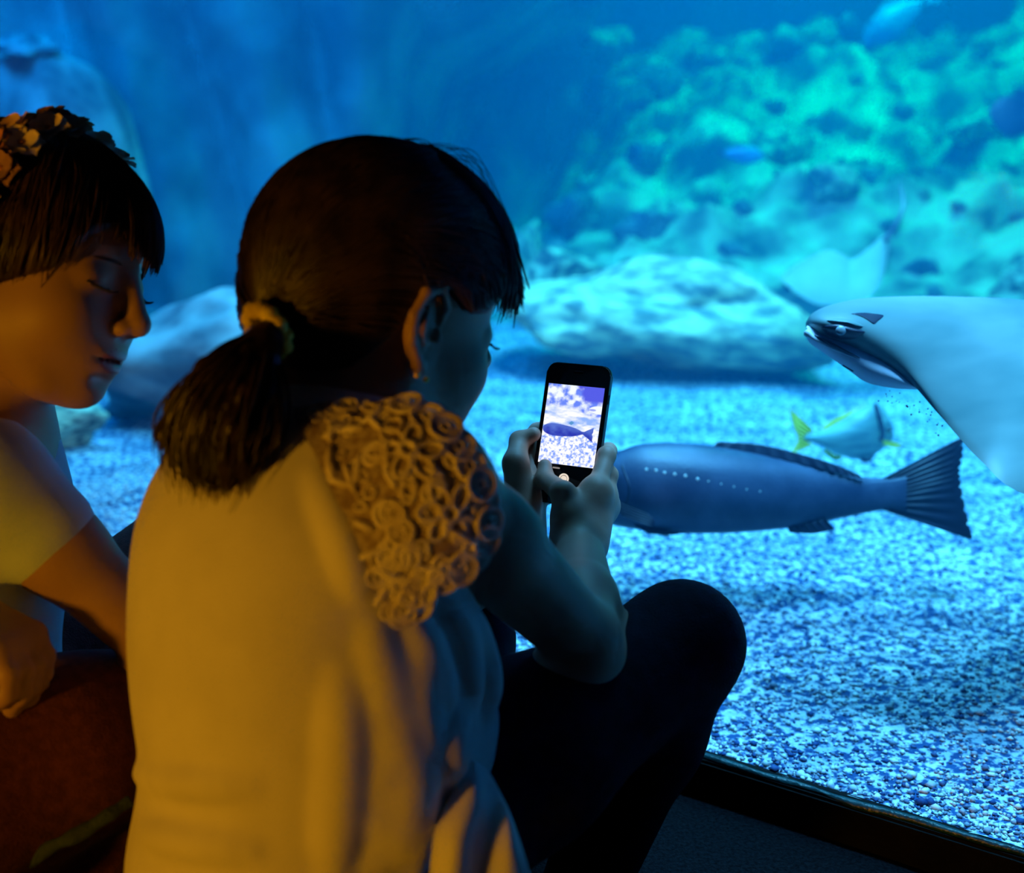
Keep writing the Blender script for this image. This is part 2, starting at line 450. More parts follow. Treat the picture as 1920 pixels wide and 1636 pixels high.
# rock
def rock_material(name, c1, c2, scale, lo=0.38, hi=0.64):
    return material(name, c1, c2, scale=scale, rough=0.9, bump=1.0, bscale=scale*2.4, spec=0.15, detail=3, lo=lo, hi=hi)
m_cliff = rock_material('cliff_rock', (0.12, 0.14, 0.16), (0.44, 0.46, 0.46), 2.2)
m_reef = rock_material('reef_rock', (0.05, 0.09, 0.09), (0.66, 0.66, 0.44), 5)
m_pale = rock_material('pale_boulder', (0.16, 0.20, 0.18), (0.76, 0.66, 0.40), 7)
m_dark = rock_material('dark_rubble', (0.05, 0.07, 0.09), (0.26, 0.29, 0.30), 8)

# cliff on the left: folded columns leaning a little, with a deep cave at its right end
nu, nv = 240, 150
xs, zs = np.meshgrid(np.linspace(-3.6, 0.34, nu), np.linspace(-0.1, 2.9, nv), indexing='ij')
xs, zs = xs.ravel(), zs.ravel()
lean = xs+0.22*zs
col = np.abs(((lean*2.6+0.55*noise3(np.stack([lean*1.1, zs*0.5, xs*0], 1), 2)) % 1)-0.5)*2
yb = 4.25+0.28*np.maximum(0, xs+1.2)
yb = yb-0.17*(1-col**1.6)-0.10*fbm(np.stack([xs*2.4, zs*1.3, xs*0], 1), 4, 21)
yb = yb-0.30*np.exp(-((xs+2.0)**2/0.35+(zs-0.55)**2/0.25))
cave = 1/(1+np.exp(-(xs+0.33+0.05*np.sin(zs*7))*16))*(1/(1+np.exp((zs-0.92-0.10*np.sin(xs*5))*16)))
yb = yb+cave*1.9
obj('wall_left', mesh_np('wall_left', np.stack([xs, yb, zs], 1), grid_faces(nu, nv)), m_cliff, kind='structure')
# far wall of the tank
xs, zs = np.meshgrid(np.linspace(-3.6, 8, 150), np.linspace(-0.3, 3.1, 70), indexing='ij'); xs, zs = xs.ravel(), zs.ravel()
yb = 9.2+0.35*fbm(np.stack([xs*0.9, zs*0.8, xs*0], 1), 4, 4)
obj('wall_back', mesh_np('wall_back', np.stack([xs, yb, zs], 1), grid_faces(150, 70)), m_cliff, kind='structure')

# reef slope on the right
def slope_h(x, y):
    p = np.stack([x, y, x*0], 1)
    u = np.clip((y-3.25-0.12*np.sin(x*3))/2.9, 0, 1.25)
    edge = 1/(1+np.exp(-(x-0.16-0.10*(y-4)+0.15*np.sin(y*3.1))*9))
    z = (0.03+0.78*u**0.85)*edge
    z += 0.55*np.exp(-((x-2.75)**2/0.30+(y-5.8)**2/0.9))+0.10*np.exp(-((x-1.1)**2/0.2+(y-6.2)**2/0.3))
    z -= 0.16*np.exp(-((x-1.95)**2/0.14+(y-6.2)**2/0.6))
    z += edge*np.clip(u*3, 0, 1)*(0.14*fbm(p*2.6, 5, 41, 0.58)+0.05*np.abs(noise3(p*8, 44)))
    return z-0.02
xs, ys = np.meshgrid(np.linspace(-0.7, 4.2, 300), np.linspace(2.9, 7.0, 260), indexing='ij'); xs, ys = xs.ravel(), ys.ravel()
obj('reef_slope', mesh_np('reef_slope', np.stack([xs, ys, slope_h(xs, ys)], 1), grid_faces(300, 260)), m_reef, kind='structure')

def rock_mesh(name, seed, sub=4, rough=0.30, cuts=9, c0=0.55):
    import bmesh
    bm = bmesh.new(); bmesh.ops.create_icosphere(bm, subdivisions=sub, radius=1)
    me = bpy.data.meshes.new(name); bm.to_mesh(me); bm.free()
    v = np.empty(len(me.vertices)*3, np.float32); me.vertices.foreach_get('co', v); v = v.reshape(-1, 3).astype(float)
    r = np.random.default_rng(seed)
    for _ in range(cuts):                       # flattened facets, then weathered relief
        d = r.normal(size=3); d /= np.linalg.norm(d); c = r.uniform(c0, c0+0.30)
        h = v @ d; v -= np.maximum(h-c, 0)[:, None]*d*0.85
    v *= (1+rough*0.5*fbm(v*1.7, 4, seed))[:, None]
    me.vertices.foreach_set('co', v.astype(np.float32).ravel()); me.polygons.foreach_set('use_smooth', np.ones(len(me.polygons), bool)); me.update()
    return me
ROCKS = [rock_mesh('rock_shape', 50+i, 4, 0.55, 22, 0.45) for i in range(7)]
def rock(px, py, d, w, h, dep=None, rot=0.0, kind=0, mat=None, label=None, group=None, name='rock', me=None, settle=False):
    o = obj(name, me or ROCKS[kind % 7].copy() if me is None and mat is not None else (me or ROCKS[kind % 7]), None)
    if me is None: o.data = ROCKM[(kind % 7, mat.name)]
    elif len(me.materials) == 0: me.materials.append(mat)
    if settle:                                  # rest on the slope: slide along the sight line until the stone meets the ground
        for dd_ in np.arange(3.3, 7.2, 0.04):
            q = P(px, py, dd_); g = max(0.04, float(slope_h(q[:1], q[1:2])[0]))
            if q[2]-0.55*h/FPX*dd_ <= g: d = float(dd_); break
    o.location = P(px, py, d); o.scale = (w/FPX*d, (dep or (w+h)/2)/FPX*d, h/FPX*d); o.rotation_euler = (0, rot, kind*1.3 if me is None else 0)
    o['label'] = label; o['category'] = 'rock'
    if group: o['group'] = group
    return o
ROCKM = {}
for i in range(7):
    for m in (m_reef, m_pale, m_dark, m_cliff):
        c = ROCKS[i].copy(); c.materials.clear(); c.materials.append(m); ROCKM[(i, m.name)] = c

rock(1205, 598, 3.25, 335, 128, 200, 0.12, mat=m_pale, me=rock_mesh('long_boulder', 7, 5, 0.42, 12), name='boulder',
     label='long pale pitted boulder lying behind the phone at the edge of the sand')
rock(500, 690, 2.85, 330, 185, 230, 0.05, mat=m_cliff, me=rock_mesh('ledge_boulder', 31, 5, 0.30, 10), name='boulder',
     label='broad flat-topped boulder between the two girls at the foot of the cliff')
rock(60, 800, 2.55, 150, 60, 100, 0.0, mat=m_reef, me=rock_mesh('low_boulder', 12, 4, 0.3), name='boulder',
     label='low greenish rock under the chin of the girl with the flower headband')
rock(95, 388, 3.65, 178, 278, 150, 0.06, mat=m_cliff, me=rock_mesh('dome_rock', 61, 4, 0.16, 3), name='boulder',
     label='tall rounded rock dome rising behind the flower-headband girl')
rock(30, 84, 3.55, 150, 30, 80, 0.10, 4, m_cliff, 'thin pale rock ledge jutting in near the upper left corner')
rock(1072, 405, 4.1, 84, 56, 70, 0.1, 2, m_dark, 'dark angular rock sitting on the ledge just right of the ponytail girl\'s crown', settle=True)
rock(1210, 292, 4.9, 58, 36, 50, -0.25, 1, m_dark, 'dark wedge-shaped rock with a notch, high in the middle of the rubble slope', settle=True)  # dark colour stands for the rock shadow at this spot
rock(1135, 170, 5.5, 50, 50, 45, 0.1, 3, m_dark, 'square dark block at the upper left end of the rubble slope beside the cave', settle=True)
rock(1248, 150, 5.8, 56, 56, 45, 0.3, 5, m_dark, 'larger of the two dark blocks high beside the cave mouth', settle=True)
rock(1140, 80, 5.9, 110, 48, 60, 0.05, 6, m_reef, 'hump-backed pale green rock near the top edge above the cave', settle=True)
rock(1330, 110, 5.8, 36, 20, 30, 0.1, 0, m_dark, 'small dark rock lying just under the skyline of the reef', settle=True)
rock(1450, 200, 5.2, 45, 18, 30, 0.0, 2, m_dark, 'flat dark stone in the brightest green part of the slope', settle=True)
rock(1610, 150, 5.3, 42, 20, 30, 0.2, 4, m_dark, 'oval dark stone below the dip in the reef skyline', settle=True)
rock(1690, 205, 4.9, 44, 15, 30, -0.2, 1, m_dark, 'slim tilted dark stone right of centre on the green slope', settle=True)
rock(905, 475, 3.9, 72, 150, 70, 0.12, 0, m_reef, 'tall pale leaning stone rising behind the crown of the ponytail girl')
rock(985, 480, 4.25, 52, 122, 60, 0.0, 5, m_reef, 'upright pale stone standing in the mouth of the dark cave')
rock(1070, 520, 3.85, 125, 95, 80, -0.15, 3, m_reef, 'long sloping reef stone just above the pale pitted boulder')
r = np.random.default_rng(5); spots = []
for o in [q for q in COL.objects if q.name.startswith(('rock', 'boulder')) and q.get('category') == 'rock']: spots.append((o.location.x, o.location.y, max(o.scale.x, o.scale.y)*0.95))
def scatter(count, xr, yr, sr, place, label, group, mats):
    n_ = 0
    for i in range(count*14):
        if n_ >= count: break
        x, y = r.uniform(*xr), r.uniform(*yr); s = r.uniform(*sr)
        if x/y > 0.47 or any(math.hypot(x-a, y-b) < c+s*1.35 for a, b, c in spots): continue
        spots.append((x, y, s*1.35)); n_ += 1
        m = mats[i % len(mats)]
        o = obj('rubble_rock', ROCKM[(i % 7, m.name)], None, label=label, category='rock', group=group)
        o.location = (x, y, place(x, y)+s*0.12); o.scale = (s*r.uniform(1.0, 1.5), s, s*r.uniform(0.5, 0.85)); o.rotation_euler = (r.uniform(-.4, .4), r.uniform(-.4, .4), r.uniform(0, 6.3))
hz = lambda x, y: float(slope_h(np.array([x]), np.array([y]))[0])
scatter(34, (0.3, 3.2), (3.6, 6.6), (0.09, 0.17), hz, 'broad weathered stone among the larger rubble of the blue-green reef slope', 'large rubble on the reef slope', (m_reef, m_dark, m_reef, m_pale))
scatter(80, (0.3, 3.2), (3.5, 6.6), (0.03, 0.075), hz, 'small weathered stone strewn between the larger rubble of the reef slope', 'small rubble on the reef slope', (m_reef, m_dark, m_pale, m_dark))
scatter(14, (-1.6, -0.05), (3.1, 3.75), (0.05, 0.11), lambda x, y: 0.05, 'blue-lit stone lying at the foot of the left cliff', 'stones under the cliff', (m_cliff,))

# the water itself: a faint blue haze that thickens with distance
m_water = bpy.data.materials.new('tank_water'); m_water.use_nodes = True
m_water.cycles.homogeneous_volume = True; m_water.cycles.volume_sampling = 'EQUIANGULAR'
nt = m_water.node_tree; nt.nodes.clear(); o_ = nt.nodes.new('ShaderNodeOutputMaterial')
vs = nt.nodes.new('ShaderNodeVolumeScatter'); vs.inputs['Color'].default_value = (0.0, 0.42, 0.95, 1); vs.inputs['Density'].default_value = 0.12
va = nt.nodes.new('ShaderNodeVolumeAbsorption'); va.inputs['Color'].default_value = (0.05, 0.88, 0.97, 1); va.inputs['Density'].default_value = 0.5
ad = nt.nodes.new('ShaderNodeAddShader'); nt.links.new(vs.outputs[0], ad.inputs[0]); nt.links.new(va.outputs[0], ad.inputs[1])
nt.links.new(ad.outputs[0], o_.inputs['Volume'])
obj('water', mesh_np('water', *box_st(-6, 8, 0.005, 11, -0.3, 3.2), smooth=False), m_water, kind='stuff',
    label='clear blue sea water filling the aquarium tank', category='water')
# ---------------------------------------------------------------- fish and rays
def sm(x): return np.clip(x, 0, 1)
def fish_body(name, top, bot, d, thick, n=46, m=28, dd=0.0, power=1.0):
    """loft between an upper and a lower outline (pixels); thick = half width in metres along the length"""
    top = np.array(top, float); bot = np.array(bot, float)
    x0, x1 = top[0, 0], top[-1, 0]
    u = 0.5-0.5*np.cos(np.linspace(0, math.pi, n)); xs = x0+(x1-x0)*u
    ys_t = spline(top, 400); ys_b = spline(bot, 400)
    sgn = 1 if x1 > x0 else -1
    yt = np.interp(xs*sgn, ys_t[:, 0]*sgn, ys_t[:, 1]); yb = np.interp(xs*sgn, ys_b[:, 0]*sgn, ys_b[:, 1])
    th = np.interp(u, np.linspace(0, 1, len(thick)), thick)
    a = np.arange(m)/m*2*math.pi; V = []
    for i in range(n):
        c = (yt[i]+yb[i])/2; h = (yb[i]-yt[i])/2; D = d+dd*u[i]
        for t in a:
            s = math.sin(t); w = abs(s)**power*np.sign(s)
            V.append(P(xs[i], c-h*math.cos(t), D+th[i]*w))
    V = np.array(V)
    i, j = np.meshgrid(np.arange(n-1), np.arange(m), indexing='ij'); j2 = (j+1) % m
    f = np.stack([i*m+j, (i+1)*m+j, (i+1)*m+j2, i*m+j2], -1).reshape(-1, 4)
    return mesh_np(name, V, f)
def fin(name, base, edge, d, t0=0.003, rays=9, nu=64, nv=9, bow=0.0, dd=0.0, notch=0.0):
    """a fin with raised rays between its root line and its free edge (pixels)"""
    b = spline(base, nu); e = spline(edge, nu); V = []
    u = np.linspace(0, 1, nu)
    for side in (1, -1):
        for i in range(nu):
            for j in range(nv):
                v = j/(nv-1); v_ = v*(1-notch*max(0.0, math.cos(u[i]*rays*2*math.pi))**3)
                q = b[i]*(1-v_)+e[i]*v_
                th = t0*(1-0.85*v)*(0.6+0.4*math.cos(u[i]*rays*2*math.pi))
                V.append(P(q[0], q[1], d+dd*v+bow*math.sin(math.pi*u[i])*v+side*th))
    f1 = grid_faces(nu, nv); f2 = grid_faces(nu, nv, True)+nu*nv
    rim = []
    def strip(ids):
        for a, c in zip(ids[:-1], ids[1:]): rim.append((a, c, c+nu*nv, a+nu*nv))
    strip([i*nv+nv-1 for i in range(nu)]); strip([i*nv for i in range(nu)][::-1])
    strip([j for j in range(nv)]); strip([(nu-1)*nv+j for j in range(nv)][::-1])
    return mesh_np(name, np.array(V), np.vstack([f1, f2, np.array(rim)]))
CAMR = np.array([CR, CF, CU])

# big slate-blue fish
m_fb = material('slate_scales', (0.018, 0.036, 0.085), (0.048, 0.070, 0.135), scale=22, rough=0.45, bump=0.12, bscale=240, spec=0.5, detail=3)
m_ff = material('dark_fin', (0.006, 0.010, 0.030), (0.014, 0.018, 0.045), scale=30, rough=0.5)
m_spot = material('pale_spot', (0.75, 0.78, 0.72), rough=0.5)
m_eye = material('fish_eye', (0.01, 0.01, 0.015), rough=0.1, coat=1)
D1 = 1.72
fish = empty('fish', P(1420, 930, D1), 'large slate-blue fish with a broad forked tail swimming low beside the phone', 'fish')
body = fish_body('body', [(1068, 930), (1085, 893), (1150, 850), (1215, 831), (1300, 832), (1400, 846), (1500, 868), (1600, 891), (1665, 896), (1700, 892)],
          [(1068, 934), (1085, 955), (1150, 984), (1250, 998), (1330, 1000), (1400, 997), (1500, 987), (1600, 966), (1665, 955), (1700, 960)],
          D1, [0.004, 0.032, 0.046, 0.050, 0.046, 0.038, 0.028, 0.017, 0.010, 0.006], dd=0.03)
b = obj('body', body, m_fb, fish)
obj('tail_fin', fin('tail_fin', [(1655, 897), (1668, 925), (1655, 956)], [(1806, 817), (1806, 850), (1800, 880), (1802, 905), (1810, 950), (1825, 1013)], D1+0.03, 0.006, 11, dd=0.01, notch=0.035), m_ff, fish, label='dark forked tail fin')
obj('dorsal_fin', fin('dorsal_fin', [(1335, 838), (1450, 858), (1560, 885), (1618, 897)], [(1345, 828), (1420, 832), (1500, 850), (1570, 872), (1612, 890)], D1+0.015, 0.004, 12), m_ff, fish)
obj('anal_fin', fin('anal_fin', [(1475, 985), (1510, 982), (1548, 972)], [(1480, 998), (1525, 1000), (1566, 992)], D1+0.012, 0.004, 6), m_ff, fish)
obj('pelvic_fin', fin('pelvic_fin', [(1175, 975), (1200, 985), (1235, 990)], [(1215, 1000), (1255, 1003), (1290, 998)], D1-0.012, 0.003, 5), m_ff, fish)
obj('pectoral_fin', fin('pectoral_fin', [(1158, 935), (1160, 952), (1166, 966)], [(1215, 962), (1228, 975), (1225, 988)], D1-0.050, 0.003, 5), m_ff, fish)
obj('eye', ball_mesh('eye', P(1108, 905, D1-0.028), 0.010), m_eye, b)
for i, (x, y) in enumerate([(1212, 880), (1230, 882), (1246, 886), (1265, 889), (1285, 892), (1308, 898), (1328, 902), (1352, 907), (1376, 912), (1400, 917), (1425, 921)]):
    hpt = surface_hit(body, x, y)[0]
    obj('spot', ball_mesh('spot', hpt, np.array((0.0021, 0.0010, 0.0022))*(1.0 if i < 6 else 0.55), 6, CAMR), m_spot, b)
gill = spline([P(1166, 872, D1-0.036), P(1180, 915, D1-0.050), P(1172, 955, D1-0.040)], 20)
obj('gill_edge', tube('gill_edge', gill, 0.0016, 6), m_ff, b)

# yellow-tailed fish
D2 = 2.15
m_pk = material('striped_teal_scales', (0.07, 0.20, 0.22), (0.20, 0.40, 0.36), scale=16, rough=0.5, stretch=(1, 1, 5), detail=2)
m_yl = material('yellow_fin', (0.62, 0.56, 0.03), (0.80, 0.74, 0.06), scale=30, rough=0.5)
m_bar = material('dark_bar', (0.012, 0.02, 0.06), (0.03, 0.04, 0.09), scale=30, rough=0.6)
pork = empty('fish', P(1590, 830, D2), 'small deep-bodied fish with yellow tail and fins behind the slate-blue fish', 'fish')
b = obj('body', fish_body('body', [(1505, 817), (1540, 808), (1580, 786), (1615, 764), (1640, 753), (1662, 772), (1674, 800), (1676, 815)],
     [(1505, 823), (1540, 836), (1570, 852), (1600, 860), (1625, 861), (1650, 846), (1670, 828), (1676, 818)], D2, [0.003, 0.010, 0.020, 0.027, 0.029, 0.026, 0.016, 0.003]), m_pk, pork)
obj('tail_fin', fin('tail_fin', [(1526, 806), (1508, 820), (1524, 834)], [(1480, 764), (1486, 795), (1496, 822), (1486, 842), (1470, 856)], D2, 0.004, 9), m_yl, pork, label='bright yellow forked tail fin')
obj('dorsal_fin', fin('dorsal_fin', [(1545, 808), (1580, 788), (1628, 762)], [(1541, 801), (1568, 783), (1626, 757)], D2, 0.003, 9), m_yl, pork)
obj('anal_fin', fin('anal_fin', [(1548, 840), (1562, 850), (1578, 855)], [(1542, 845), (1560, 860), (1578, 862)], D2, 0.003, 5), m_yl, pork)
obj('pelvic_fin', fin('pelvic_fin', [(1615, 858), (1628, 860), (1640, 852)], [(1614, 866), (1625, 868), (1636, 862)], D2-0.012, 0.003, 4), m_bar, pork)
obj('pectoral_fin', fin('pectoral_fin', [(1654, 824), (1656, 829), (1656, 834)], [(1676, 828), (1692, 834), (1678, 840)], D2-0.03, 0.002, 4), m_yl, pork)
obj('eye', ball_mesh('eye', P(1667, 806, D2-0.012), 0.004, 8), m_eye, b)
barp = np.array([P(x, y, D2-0.0275*math.sqrt(max(0.05, 1-((y-806)/56)**2))*f) for x, y, f in [(1641, 757, 1), (1647, 775, 1.02), (1652, 795, 1.02), (1655, 815, .98), (1650, 826, .95)]])
obj('bar', tube('bar', spline(barp, 20), 0.0048, 8, 0.35), m_bar, b, label='dark bar across the head')

# big pale ray, cut by the right edge of the view
m_ry = material('ray_skin', (0.10, 0.20, 0.20), (0.22, 0.32, 0.31), scale=5, rough=0.5, spec=0.4, stretch=(0.4, 1, 4), detail=3, bump=0.1, bscale=9)
m_rb = material('ray_belly', (0.62, 0.62, 0.74), (0.74, 0.74, 0.84), scale=12, rough=0.45)
m_rd = material('ray_dark', (0.02, 0.025, 0.05), (0.05, 0.05, 0.07), scale=40, rough=0.35)
D3 = 1.40
ray = empty('stingray', P(1700, 680, D3), 'large pale ray gliding in from the right with its drooping wing', 'ray')
Rtop = spline([(1511, 604, 1.40), (1522, 588, 1.40), (1550, 574, 1.41), (1610, 560, 1.43), (1700, 555, 1.47), (1800, 556, 1.53), (1920, 562, 1.60), (2060, 590, 1.68), (2240, 690, 1.76), (2390, 850, 1.82)], 80)
Rbot = spline([(1511, 612, 1.40), (1528, 628, 1.39), (1560, 642, 1.38), (1612, 656, 1.37), (1690, 700, 1.37), (1760, 776, 1.36), (1840, 864, 1.35), (1930, 930, 1.34), (2200, 1000, 1.50), (2390, 862, 1.81)], 80)
nv = 26; V = []
for side in (-1, 1):
    for i in range(80):
        u = i/79; th = 0.055*math.sin(min(1, u*2.6+0.04)*math.pi/2)*(1-0.3*u)*min(1, (1-u)*6+0.05)
        for j in range(nv):
            v = j/(nv-1); q = Rtop[i]*(1-v)+Rbot[i]*v
            pr = math.sin(math.pi*v**0.75)**0.75
            V.append(P(q[0], q[1], q[2]+side*th*pr*(1 if side < 0 else 0.7)+0.03*math.sin(v*3)*u*side*0))
ray_me = mesh_np('disc', np.array(V), np.vstack([grid_faces(80, nv), grid_faces(80, nv, True)+80*nv]))
rb = obj('disc', ray_me, m_ry, ray)
obj('tail', tube('tail', spline(PP([(2375, 850, 1.81), (2500, 880, 1.88), (2700, 880, 2.0), (2950, 850, 2.1)]), 30), np.linspace(0.012, 0.002, 30), 8), m_ry, ray)
def lens(name, A, B, d, th, n=40, nv=14):
    A, B = spline(A, n), spline(B, n); V = []
    for side in (-1, 1):
        for i in range(n):
            for j in range(nv):
                v = j/(nv-1); q = A[i]*(1-v)+B[i]*v
                V.append(P(q[0], q[1], d+side*th*math.sin(math.pi*v)**0.8*math.sin(math.pi*(0.08+0.84*i/(n-1)))**0.7))
    return mesh_np(name, np.array(V), np.vstack([grid_faces(n, nv), grid_faces(n, nv, True)+n*nv]))
jaw_me = lens('jaw', [(1513, 610), (1545, 622), (1604, 640), (1660, 672), (1722, 726)], [(1511, 618), (1516, 640), (1546, 662), (1590, 693), (1626, 717), (1680, 728), (1724, 730)], 1.378, 0.016)
jaw = obj('jaw', jaw_me, m_rb, ray, label='pale violet fleshy jaw')
def on_jaw(pts, off):
    out = []
    for x, y in spline(pts, 30):
        h = surface_hit(jaw_me, x, y); out.append((h[0] if h is not None else P(x, y, 1.372))-CF*off)
    return np.array(out)
obj('lip', tube('lip', on_jaw([(1514, 624), (1526, 634), (1560, 652), (1612, 675)], 0.0002), np.interp(np.linspace(0, 1, 30), [0, .3, 1], [0.0050, 0.0026, 0.0008]), 8), material('pale_lip', (0.70, 0.72, 0.78), rough=0.4), jaw)
obj('mouth', tube('mouth', on_jaw([(1527, 629), (1560, 645), (1611, 671)], 0.0016), np.interp(np.linspace(0, 1, 30), [0, .3, 1], [0.0006, 0.0019, 0.0005]), 8), m_rd, jaw)
obj('gill_slit', tube('gill_slit', on_jaw([(1580, 684), (1590, 690), (1600, 696)], 0.0004), 0.0009, 6), m_rd, jaw)
obj('eye_patch', patch('eye_patch', ray_me, [(1534, 613), (1546, 609), (1570, 606), (1591, 611), (1608, 616), (1626, 622), (1616, 629), (1601, 637), (1573, 637), (1552, 629), (1540, 620)], 0.0006, 0.004), m_rd, rb)
eh = surface_hit(ray_me, 1575, 620)[0]-CF*0.004
obj('eye', ball_mesh('eye', eh, (0.0058, 0.0030, 0.0052), 10, CAMR), material('ray_eye', (0.34, 0.42, 0.46), rough=0.2, coat=1), rb)
obj('brow', patch('brow', ray_me, [(1545, 600), (1570, 596), (1600, 600), (1622, 612), (1612, 614), (1590, 606), (1565, 603)], 0.0004, 0.003), m_ry, rb)
obj('spiracle', patch('spiracle', ray_me, [(1591, 587), (1611, 585), (1633, 586), (1660, 591), (1648, 603), (1640, 609), (1626, 600), (1608, 591)], 0.0006, 0.0008), m_rd, rb)
sp = []
r = np.random.default_rng(3)
for k in range(34):
    u = r.random(); x = 1652+u*125+r.normal()*6; y = 730+u*70*u+r.random()*26
    s = r.uniform(0.0006, 0.0014); c = P(x, y, 1.378)
    sp.append((c+np.array([(1, 0, 0), (0, 1, 0), (-1, 0, 0), (0, -1, 0), (0, 0, 1), (0, 0, -1)])*s, np.array([(0, 1, 4), (1, 2, 4), (2, 3, 4), (3, 0, 4), (1, 0, 5), (2, 1, 5), (3, 2, 5), (0, 3, 5)])))
obj('floating_grit', mesh_np('floating_grit', *merge(sp)), m_rd, label='dark grit specks drifting under the large ray\'s jaw', category='grit', kind='stuff')

# second ray resting up on the foot of the reef
D4 = 2.95
m_r2 = material('pale_ray', (0.20, 0.27, 0.22), (0.27, 0.34, 0.28), scale=9, rough=0.6)
ray2 = empty('stingray', P(1580, 540, D4), 'pale rounded ray tilted up at the foot of the reef above the large ray', 'ray')
A = spline([(1462, 520), (1490, 497), (1520, 480), (1552, 468), (1580, 476), (1596, 486), (1625, 468), (1655, 442), (1672, 432)], 40)
Bq = spline([(1462, 523), (1482, 540), (1510, 560), (1540, 572), (1570, 570), (1600, 566), (1630, 556), (1655, 520), (1672, 436)], 40)
V = []
for side in (-1, 1):
    for i in range(40):
        for j in range(14):
            v = j/13; q = A[i]*(1-v)+Bq[i]*v
            V.append(P(q[0], q[1], D4+0.05*(v-0.5)*-2+side*0.022*math.sin(math.pi*v)*math.sin(math.pi*(0.04+0.92*i/39))))
obj('disc', mesh_np('disc', np.array(V), np.vstack([grid_faces(40, 14), grid_faces(40, 14, True)+40*14])), m_r2, ray2)
obj('tail', tube('tail', spline(PP([(1660, 450, D4), (1680, 420, D4+.02), (1694, 385, D4+.06), (1688, 345, D4+.1)]), 24), np.linspace(0.008, 0.002, 24), 6), m_dark, ray2)

# small fish further back
def small_fish(x, y, d, L, H, face, mat, label, tilt=0.0, finmat=None):
    e = empty('fish', P(x, y, d), label, 'fish')
    c, s = math.cos(tilt), math.sin(tilt)
    def q(a, b): a *= face; return (x+(a*c-b*s)*L, y+(a*s+b*c)*L)
    top = [q(.5, 0), q(.36, -.35*H), q(.1, -.5*H), q(-.2, -.33*H), q(-.42, -.1*H)]; bot = [q(.5, .02), q(.36, .3*H), q(.1, .5*H), q(-.2, .33*H), q(-.42, .1*H)]
    w = L/FPX*d
    bo = obj('body', fish_body('body', top, bot, d, [0.004*w, 0.08*w, 0.11*w, 0.06*w, 0.02*w], 24, 16), mat, e)
    obj('tail_fin', fin('tail_fin', [q(-.40, -.08*H), q(-.43, 0), q(-.40, .08*H)], [q(-.62, -.38*H), q(-.55, 0), q(-.62, .38*H)], d, 0.012*w, 5, 24, 5), finmat or mat, e)
    obj('dorsal_fin', fin('dorsal_fin', [q(.15, -.46*H), q(-.05, -.42*H), q(-.25, -.27*H)], [q(.08, -.60*H), q(-.12, -.58*H), q(-.30, -.40*H)], d, 0.012*w, 5, 24, 5), finmat or mat, e)
    obj('eye', ball_mesh('eye', P(*q(.36, -.08*H), d-0.075*w), 0.022*w, 6), m_eye, bo)
m_blue = material('bright_blue_scales', (0.05, 0.16, 0.42), (0.16, 0.38, 0.75), scale=20, rough=0.4, stretch=(1, 1, 4))
m_navy = material('navy_scales', (0.015, 0.02, 0.05), (0.04, 0.05, 0.09), scale=20, rough=0.5)
small_fish(1680, 38, 4.6, 150, 0.42, -1, m_blue, 'bright blue fish nose-down in the dip of the reef skyline', -0.62)
small_fish(1908, 218, 3.4, 110, 0.75, -1, m_navy, 'dark navy fish cut by the right edge above the rubble', 0.15)
small_fish(1392, 290, 4.2, 84, 0.42, 1, m_blue, 'slim blue fish hovering over the middle of the reef slope', 0.10, m_navy)
small_fish(1592, 48, 4.9, 46, 0.95, -1, m_navy, 'small round dark fish just above the reef skyline', 0.1)
